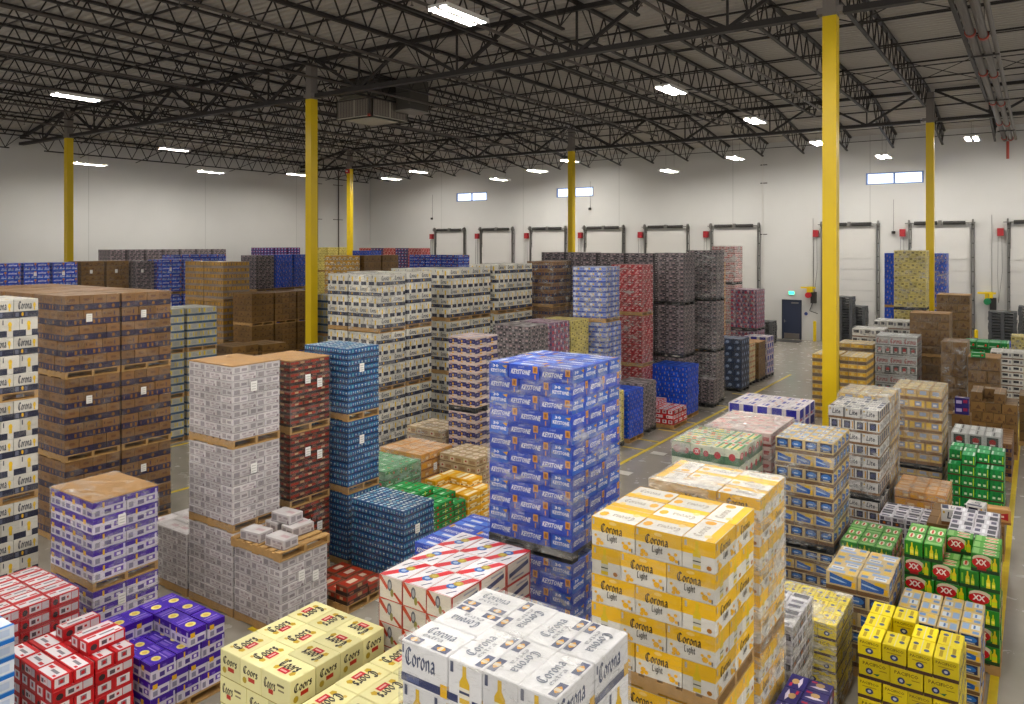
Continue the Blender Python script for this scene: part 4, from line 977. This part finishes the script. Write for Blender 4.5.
loose('flat red and brown can carton on the nearly empty pallet', 'flat red cartons', -8.62, 8.12, .4, 1.05, .9, 'rbk', 2, name='can_tray', pattern='y', step=st_rf, seed=3)
def st_g(u, v, d, r): return (d == 0 and (u > .5 or v > .6)) or (d == 1 and u > .75 and v > .8)
loose('green can carton in the low stepped pile by the blue cans', 'loose green can cartons', -9.05, 10.5, .95, 1.25, 1.1, 'grn', 7, name='can_tray', pattern='y', step=st_g, seed=8)
def st_y(u, v, d, r): return d == 0 and u > .8 or (d == 0 and r.random() < .3 and v < .5)
loose('yellow carton in the low pile beside the green can cartons', 'loose yellow cartons', -9.15, 11.78, .85, 1.1, .85, 'yel', 5, name='can_tray', pattern='y', step=st_y, seed=9)
tier('pale green wrapped load behind the loose green can cartons', None, -10.7, 11.1, 0, 1.2, 1.05, 1.08, 'grn', 5, wrap=4)
tier('orange and tan carton load behind the loose yellow cartons', None, -10.72, 12.2, 0, 1.2, 1.05, 1.16, 'org', 6, wrap=2, tags=1)
tier('cream carton load with red dots beside the loose yellow cartons', None, -9.66, 12.72, 0, 1.0, .95, 1.12, 'bge', 6, wrap=1)
tier('low beige carton load at the foot of the cream and navy column', None, -11.45, 13.76, 0, 1.1, .95, 1.25, 'bge', 6, wrap=2)
S('cream and navy carton load', 'in the two-high column beside the blue cartons', None, -10.6, 13.92, 3.47, .78, .88, 'cpr', 8, 2, pal='k', wrap=1, pattern='y')
GC = 'white and navy carton columns'
for i, (x, y, Z, h, w) in enumerate(((-14.73, 15.05, 4.78, 0, 'facing the aisle behind the blue cans'), (-14.7, 16.15, 4.82, 0, 'second along the white and navy row'), (-15.98, 15.06, 4.78, 0, 'behind the first white and navy column'),
                                  (-14.82, 18.15, 4.86, 0, 'third along the white and navy row'), (-14.82, 19.25, 4.86, 0, 'fourth along the white and navy row'),
                                  (-14.7, 20.5, 4.95, 0, 'fifth along the row, by the brown loads'), (-14.7, 21.58, 4.95, 0, 'last along the row, by the brown loads'),
                                  (-15.96, 16.15, 4.8, 1, 'behind the second white and navy column'), (-16.06, 18.15, 4.84, 1, 'behind the third white and navy column'), (-16.06, 19.25, 4.84, 1, 'behind the fourth white and navy column'))):
    S('white and navy carton load', w, GC, x, y, Z, .78 if x == -15.98 else 1.18, 1.04, 'cor3', 5, 3, wrap=1 + (i == 0), pattern='yx', hide=bool(h))
S('brown carton load', 'at the end of the white and navy row', None, -14.4, 23.5, 5.0, 1.1, 1.02, 'mod', 6, 3, wrap=2)
S('brown carton load', 'in the column behind the silver and blue one', None, -14.4, 24.6, 5.0, 1.1, 1.02, 'mod', 6, 3, wrap=2)
S('silver and blue carton load', 'in the leaning column beside the red one', None, -10.5, 20.12, 4.94, 1.08, 1.0, 'slv', 10, 3, wrap=2, pattern='yx', rz=.05)
S('red and white carton load', 'in the column beside the silver and blue one', None, -10.5, 22.62, 4.95, 1.1, .85, 'rdw', 10, 3, wrap=2, pattern='yx')
S('dark grey carton load', 'in the short column behind the blue carton tower', None, -10.9, 16.6, 3.47, 1.15, .95, 'gry', 10, 2, pal='k', wrap=1)
S('purple and red carton load', 'between the dark grey and pale yellow ones', None, -10.9, 17.75, 3.47, 1.05, .95, 'mve', 10, 2, wrap=2)
S('pale yellow carton load', 'behind the blue carton tower', None, -10.95, 18.9, 3.43, 1.1, 1.0, 'bei', 10, 2, wrap=1)
GG = 'grey can carton columns'
S('grey can carton load', 'in the column behind the bright blue cartons', GG, -9.84, 24.5, 5.32, 1.06, .98, 'gry', 11, 3, pal='k', wrap=1)
S('grey can carton load', 'at the aisle end of the grey columns', GG, -9.35, 26.25, 5.4, 1.1, .85, 'gry', 11, 3, pal='k', wrap=2)
for i, x in enumerate((-10.95, -12.06, -13.17, -14.28, -15.4)):
    S('grey can carton load', ('one load', 'two loads', 'three loads', 'four loads', 'five loads')[i] + ' in from the aisle behind the red column', GG, x, 24.5 if i != 3 and i != 4 else 26.0, 5.3, 1.06, .98, 'gry', 11, 3, pal='k', wrap=0, hide=True)
tier('short grey can load at the foot of the grey columns', None, -9.2, 25.58, 0, .55, .55, .95, 'gry', 7, pal='k', wrap=1)
# --- loads along the main aisle
tier('short pale yellow carton load half hidden by the blue tower', None, -9.55, 18.4, 0, 1.1, 1.0, 1.55, 'bei', 8, pal='k', wrap=1)
tier('blue and tan carton load between yellow and grey ones', None, -9.5, 19.62, 0, .96, .95, 1.45, 'bbl', 10, wrap=0, pattern='yx')
tier('short grey carton load beside the blue and tan one', None, -9.58, 20.7, 0, .86, .95, 1.5, 'gry', 9, pal='k', wrap=1)
def st_rz(u, v, d, r): return d == 0 and u > .45
loose('small red carton on the low pallet before the bright blue cartons', 'small red cartons by the aisle', -9.1, 21.85, .72, 1.0, 1.05, 'red', 4, name='can_carton', pattern='yx', step=st_rz, seed=2)
tier('bright blue carton load on a wooden pallet beside the aisle', None, -9.28, 23.4, 0, 1.2, .98, 1.68, 'bbl', 9, wrap=0, pattern='yx', jit=.012)
S('navy and grey carton load', 'beside the cream and brown loads', None, -9.3, 28.9, 2.0, 1.0, .95, 'wbk', 8, 1, pal='k', wrap=1)
S('cream and red carton load', 'under brown boards by the aisle', None, -9.46, 30.2, 1.65, 1.0, .95, 'brd', 7, 1, pal='k', wrap=0, cap=True)
S('brown carton load', 'by the aisle beyond the cream and red one', None, -9.4, 31.4, 1.62, 1.0, .95, 'krb', 5, 1, pal='k', wrap=1, cap=True)
S('white and purple wrapped load', 'farthest along the main aisle', None, -9.4, 32.6, 1.7, 1.0, .95, 'mch', 6, 1, pal='k', wrap=2)
S('multicoloured striped carton load', 'in the two-high column near the dock wall', None, -10.15, 33.6, 3.62, 1.15, 1.2, 'mve', 9, 2, pal='k', wrap=2)
S('pale wrapped carton load', 'in the tallest column near the dock wall', None, -11.9, 36.0, 5.54, 1.15, 1.1, 'pnk', 9, 3, pal='k', wrap=3)
S('cream and brown carton load', 'behind the grey can columns', None, -10.5, 29.6, 4.9, .95, 1.0, 'org', 9, 3, wrap=1)
# --- blue tower and the loads round it
S('blue carton load with white lettering', 'in the tall tower', None, -4.3, 7.43, 4.2, 1.15, 1.19, 'key', 12, 2, split=[2.02, 2.18], pal='k', wrap=2, pattern='p')
tier('low blue carton load behind the white cartons with red diagonals', None, -5.5, 7.18, 0, .92, 1.2, 1.9, 'key', 10, wrap=1, pattern='yx')
S('white carton load with red diagonals', 'before the blue tower', None, -4.66, 5.74, 2.2, .96, 1.4, 'bud', 4, 2, split=[1.1, 1.1], pal='w', wrap=1, pattern='y')
tier('cream beer carton load beside the low white wrapped one', None, -5.5, 4.5, 0, 1.03, 1.2, 1.7, 'coo', 6, wrap=0, pattern='p')
tier('cream beer carton load before the white cartons with red diagonals', None, -4.27, 4.4, 0, 1.03, 1.3, 1.6, 'coo', 6, wrap=0, pattern='p')
S('white and navy beer carton load', 'with small yellow bottles on its cartons', None, -2.27, 3.75, 3.0, 1.2, .93, 'cex', 5, 2, wrap=2, pattern='q')
S('yellow and white beer carton load', 'beside the white and navy one', None, -2.19, 6.14, 3.14, 1.16, 1.03, 'cwl', 6, 2, split=[1.72, 1.42], wrap=1, pattern='p')
S('yellow and white wrapped carton load', 'behind the other yellow and white one', None, -2.22, 7.46, 3.14, 1.15, .86, 'cwl', 6, 2, split=[1.6, 1.54], wrap=3, pattern='p')
tier('green and red carton load with a hole in its top', None, -3.83, 11.8, 0, 1.12, 1.22, 2.4, 'dxt', 9, wrap=2)
tier('pinkish wrapped load of small cartons behind the green and red one', None, -3.73, 13.15, 0, 1.15, 1.5, 2.4, 'pnk', 10, wrap=3)
tier('white and blue carton load behind the pinkish wrapped one', None, -3.8, 15.3, 0, 1.4, 1.25, 2.4, 'mch', 9, wrap=1, pattern='y')
S('tan and blue carton load', 'in the column beside the white and black ones', None, -2.66, 12.8, 2.46, .9, 1.2, 'bmn', 7, 2, split=[.7, 1.76], pal='k', wrap=2, pattern='yx')
S('white and black carton load', 'in the column between the tan ones', None, -2.48, 15.9, 2.45, .92, 1.15, 'lit', 7, 2, split=[.7, 1.75], pal='k', wrap=2, pattern='xy')
tier('cream topped wrapped load just behind the white and black column', None, -2.48, 17.15, 0, 1.0, 1.2, 2.5, 'ywn', 9, wrap=3)
S('tan and grey carton load', 'in the column behind the kraft topped one', None, -1.72, 18.9, 2.42, .98, 1.3, 'ywn', 7, 2, split=[.66, 1.76], pal='k', wrap=2, pattern='yx')
tier('yellow and brown striped carton load behind the yellow column', None, -4.46, 26.1, 0, .78, 1.3, 2.05, 'mik', 8, wrap=1, pattern='y')
tier('yellow and brown striped carton load beside its twin', None, -5.3, 26.1, 0, .78, 1.3, 2.05, 'mik', 8, wrap=1, pattern='y')
tier('grey carton load with red script before the brown column', None, -3.4, 29.2, 0, 1.3, 1.2, 2.45, 'gvv', 7, pal='k', wrap=2, pattern='xy')
tier('tan topped low load beside the grey one with red script', None, -4.9, 30.0, 0, 1.2, 1.2, 2.0, 'mik', 7, wrap=2)
tier('white topped low load behind the tan topped one', None, -4.8, 31.6, 0, 1.1, 1.1, 2.4, 'whb', 7, wrap=2)
tier('low tan and black load under the black pallet deck', None, -3.9, 33.2, 0, 1.5, 1.2, 2.6, 'whb', 8, wrap=2)
S('kraft brown carton load', 'before the pale yellow tower', None, -2.6, 31.0, 3.15, 1.25, 1.2, 'krb', 5, 2, wrap=1, cap=True)
S('kraft brown carton load', 'in the column beside the dock door', None, -2.22, 34.8, 3.62, 1.15, 1.2, 'krb', 5, 2, wrap=1, cap=True)
S('pale yellow patterned carton load', 'in the tower near the dock doors', None, -4.0, 37.3, 5.35, 1.25, 1.1, 'bei', 10, 2, split=[2.75, 2.6], pal='k', wrap=2)
S('blue carton load', 'just behind the pale yellow tower', None, -3.5, 40.4, 5.2, 1.25, 1.1, 'bbl', 10, 2, split=[2.6, 2.6], wrap=2)
S('blue carton load', 'beside its twin behind the pale yellow tower', None, -4.85, 40.4, 5.2, 1.25, 1.1, 'bbl', 10, 2, split=[2.6, 2.6], wrap=0)
tier('maroon brown wrapped load between the kraft brown columns', None, -1.92, 29.0, 0, .75, 1.2, 2.4, 'krb', 6, wrap=2)
tier('kraft topped load with green strips beside the maroon brown one', None, -.98, 27.9, 0, .85, 1.2, 2.1, 'krb', 5, wrap=1, cap=True)
single('hei', .16, -1.55, 27.75, 2.1, .1, 'green carton lying on the kraft topped load')
tier('open load of white and black cartons at the hall side', None, -.42, 30.9, 0, .95, 1.1, 1.95, 'whb', 8, wrap=1, pattern='x')
tier('low green carton load behind the white and black one', None, -.9, 33.2, 0, 1.4, 1.1, 2.0, 'hei', 7, wrap=0)
tier('pink and blue carton load behind the green ones', None, -2.2, 38.2, 0, 1.1, 1.1, 1.5, 'nvy', 6, wrap=1)
tier('flat blue carton load near the dock wall', None, -.95, 38.2, 0, 1.2, 1.1, 1.45, 'bbl', 6, wrap=1)
tier('pale yellow wrapped load near the dock wall', None, -.1, 36.0, 0, .8, 1.1, 2.0, 'bei', 7, wrap=2)
# --- brown loose boxes by the side lane
GB = 'loose kraft boxes'
def st_br(u, v, d, r): return d == 0 and (u > .8 or r.random() < .15)
loose('plain kraft box in the tall pile beside the yellow side line', GB, -.45, 23.8, 1.68, 1.05, 1.1, 'krb', 6, name='kraft_box', pattern='xy', step=st_br, seed=12)
tier('kraft brown load at the hall side beyond the kraft boxes', None, .35, 25.6, 0, .8, 1.1, 1.4, 'krb', 5, wrap=0)
for i in range(2): single('nvy', .2, -1.57, 22.05, 1.4 + i * .2, 0, ('lower', 'upper')[i] + ' small blue carton standing on the crate stack')
tier('small stack of kraft crates under the blue cartons', None, -1.38, 21.85, 0, .4, .5, 1.4, 'krb', 4, pal='w', wrap=0)
# --- lower block beside the side lane
tier('kraft topped load behind the black and silver can packs', None, -1.44, 16.7, 0, .9, 1.15, .8, 'org', 4, wrap=2, cap=False)
def st_cn(u, v, d, r): return d == 0 and v > .85
loose('black and silver can pack in the low rows', 'black and silver can packs', -1.55, 15.35, .66, .86, 1.15, 'can', 3, name='can_pack', pattern='y', step=st_cn, seed=5)
def st_he(u, v, d, r): return d == 0 and not (.35 < u < .6 and v < .3) and v < .34
loose('green carton with a red star in the stepped stack', 'green red-star cartons', -.58, 18.4, 1.24, 1.0, 1.1, 'hei', 5, name='bottle_carton', pattern='y', step=st_he, seed=15)
tier('grey carton load with red script behind the red-star cartons', None, -.68, 20.0, 0, .96, 1.0, 1.35, 'gvv', 4, pal='k', wrap=1, pattern='xy')
S('brown and navy carton load', 'beside the yellow side line', None, -.52, 21.5, .9, .5, 1.8, 'mod', 4, 1, wrap=0)
loose('black and silver can pack behind the double-X cartons', 'can packs behind the double-X cartons', -.48, 12.66, 1.46, .62, 1.3, 'can', 8, name='can_pack', pattern='x', seed=16)
tier('kraft carton load carrying the odd mixed cartons', None, -.52, 14.2, 0, 1.0, 1.2, 1.05, 'krb', 4, wrap=0)
single('lit', .25, -1.15, 14.4, 1.05, .12, 'white carton with black script standing among mixed cartons', s=1.05)
single('lit', .25, -.86, 14.85, 1.05, 1.45, 'white and black carton behind the one with black script', s=1.05)
single('mlr', .25, -.6, 16.3, .62, .15, 'tan carton with a dark red bow-tie mark')
tier('small tan load under the red bow-tie carton', None, -.5, 16.05, 0, .5, .6, .62, 'krb', 3, pal='w', wrap=0)
def st_dx(u, v, d, r):
    if d == 0: return u > .5 and v < .6 and u < .8
    return False
loose('green carton with red double-X mark and yellow bottles', 'green double-X cartons', -.41, 11.74, 1.54, 1.12, .8, 'dxs', 6, name='bottle_carton', pattern='xpp', step=st_dx, seed=21)
tier('small green and red carton load behind the tan and blue one', None, -1.85, 12.95, 0, .74, 1.1, .92, 'dxs', 4, wrap=1, pattern='y')
tier('tan and blue carton load beside the green double-X cartons', None, -1.56, 10.7, 0, .76, 1.0, 1.3, 'bmn', 5, wrap=1, pattern='xy')
def st_bm(u, v, d, r): return d == 0 and u < .7
loose('tan and blue carton between yellow and double-X cartons', 'loose tan and blue cartons', -.56, 10.5, 1.0, .92, .98, 'bmn', 5, pattern='yx', seed=23)
def st_pa(u, v, d, r): return d == 0 and ((u > .55 and v > .55) or (.3 < u < .5 and .3 < v < .8))
loose('yellow beer carton with a blue round seal', 'yellow cartons in the open stack', -.68, 9.2, 1.24, .98, 1.05, 'yls', 5, pattern='yx', step=st_pa, seed=25)
tier('wrapped yellow carton load under a pale sheet', None, -1.97, 9.6, 0, .82, .95, 1.1, 'yls', 5, wrap=3, pattern='yx')
tier('loosely wrapped silver can load beside the yellow towers', None, -2.2, 8.55, 0, .9, .9, 1.45, 'can', 8, wrap=3, pattern='xy')
tier('navy carton load with pale bow marks at the frame edge', None, -1.72, 7.45, 0, .42, .85, 1.1, 'nvy', 6, wrap=0)
# --- far rows towards the side wall
S('pale blue and yellow carton load', 'beside the brown and navy columns', None, -20.1, 11.75, 3.78, 1.1, .95, 'bgb', 5, 3, wrap=1)
S('pale blue and yellow carton load', 'by the floor line behind the white column', None, -20.1, 12.8, 3.78, 1.1, .95, 'bgb', 5, 3, wrap=1)
S('kraft carton load', 'low before the tan carton column', None, -20.4, 14.5, 2.45, 1.1, .95, 'krb', 5, 2, wrap=0)
S('kraft carton load', 'low beside the tan carton column', None, -20.4, 15.6, 2.4, 1.1, .95, 'krb', 5, 2, wrap=0)
S('tan and grey carton load', 'in the column before the dark brown wall of loads', None, -27.2, 18.9, 4.9, 1.3, 1.25, 'tan', 6, 3, wrap=1)
S('tan and grey carton load', 'next to the blue columns', None, -28.55, 18.9, 4.9, 1.3, 1.25, 'tan', 6, 3, wrap=1)
for i, y in enumerate((18.4, 19.5, 20.6)):
    S('dark brown carton load', ('first', 'second', 'third', 'fourth')[i] + ' in the row beside the yellow column', 'dark brown carton row', -24.7, y, 3.72, 1.15, 1.02, 'krb', 5, 3, wrap=0)
S('grey and orange carton load', 'seen past the yellow column', None, -24.2, 22.0, 3.5, 1.1, 1.05, 'bgb', 5, 2, wrap=1)
S('white and brown carton load', 'next to the grey and orange one', None, -22.6, 22.6, 3.3, 1.1, 1.05, 'cor3', 5, 2, wrap=1)
for i, y in enumerate((14.3, 15.4)):
    S('royal blue carton load', ('first', 'second')[i] + ' of the pair behind the brown tops', 'royal blue columns', -33.8, y, 4.85, 1.15, 1.0, 'key', 9, 3, wrap=1, tags=1)
S('royal blue carton load', 'at the picture edge behind the brown tops', None, -33.8, 13.2, 4.85, 1.15, 1.0, 'key', 9, 3, wrap=1)
for i, y in enumerate((16.65, 17.75)):
    S('golden brown carton load', ('first', 'second')[i] + ' past the thin yellow column', 'golden brown columns', -34.0, y, 4.88, 1.15, 1.0, 'tan' if 0 else 'krb', 7, 3, wrap=1, tags=1)
S('dark grey carton load', 'between golden brown and royal blue ones', None, -34.0, 18.95, 4.85, 1.15, 1.0, 'gry', 9, 3, wrap=1, tags=1)
for i, y in enumerate((20.1, 21.2)):
    S('royal blue carton load', ('first', 'second')[i] + ' beside the tan carton column', 'royal blue columns by the tan ones', -33.6, y, 4.9, 1.15, 1.0, 'key', 9, 3, wrap=1, tags=1)
for i in range(7):
    S('grey carton load', 'number %s along the side wall row' % ('one two three four five six seven'.split()[i]), 'grey loads along the side wall', -43.9, 23.0 + i * 1.12, 5.32, 1.1, 1.0, 'gry', 9, 3, wrap=0, hide=False)
for i in range(3):
    S('blue carton load', ('first', 'second', 'third')[i] + ' in the row behind the tan column', 'blue row behind the tan column', -38.0, 23.4 + i * 1.1, 5.05, 1.1, 1.0, 'key', 9, 3, wrap=0, hide=True)
S('grey carton load', 'beside the tall blue ones by the yellow column', None, -30.0, 22.6, 5.1, 1.15, 1.0, 'gry', 9, 3, wrap=1)
for i, y in enumerate((23.7, 24.8)):
    S('blue and white carton load', ('first', 'second')[i] + ' behind the dark brown row', 'blue and white columns', -30.0, y, 5.12, 1.15, 1.0, 'bbl', 9, 3, wrap=1)
S('tan carton load', 'before the pale yellow far row', None, -26.0, 24.2, 5.1, 1.15, 1.1, 'yel', 7, 3, wrap=2)
S('tan carton load', 'beside the white and navy row tops', None, -25.8, 25.4, 5.1, 1.15, 1.1, 'krb', 5, 3, wrap=0)
S('kraft topped carton load', 'over the white and navy row tops', None, -25.8, 26.6, 5.1, 1.15, 1.1, 'krb', 5, 3, wrap=0)
for i in range(3):
    S('purple carton load', ('first', 'second', 'third')[i] + ' in the corner row by the side wall', 'purple corner row', -43.8, 33.4 + i * 1.15, 5.4, 1.1, 1.05, 'nvy', 9, 3, wrap=0, hide=True)
for i in range(3):
    S('pale yellow carton load', ('first', 'second', 'third')[i] + ' in the corner row behind the yellow column', 'pale yellow corner row', -43.6, 38.0 + i * 1.15, 5.4, 1.1, 1.05, 'bei', 9, 3, wrap=0)
for i in range(5):
    S('purple and red striped carton load', ('first', 'second', 'third', 'fourth', 'fifth')[i] + ' along the dock wall from the corner', 'striped loads along the dock wall', -41.6 + i * 1.25, 41.6, 5.35, 1.2, 1.05, 'nvy' if i % 2 else 'rdw', 8, 3, wrap=1)
S('light blue carton load', 'behind the kraft topped ones', None, -32.4, 32.2, 5.25, 1.3, 1.1, 'bbl', 9, 3, wrap=1)
for i in range(3):
    S('navy carton load', ('first', 'second', 'third')[i] + ' in the thin far row over the white tops', 'navy far row', -29.6 + i * 1.25, 34.0, 5.0, 1.2, 1.05, 'key', 9, 3, wrap=0, hide=True)
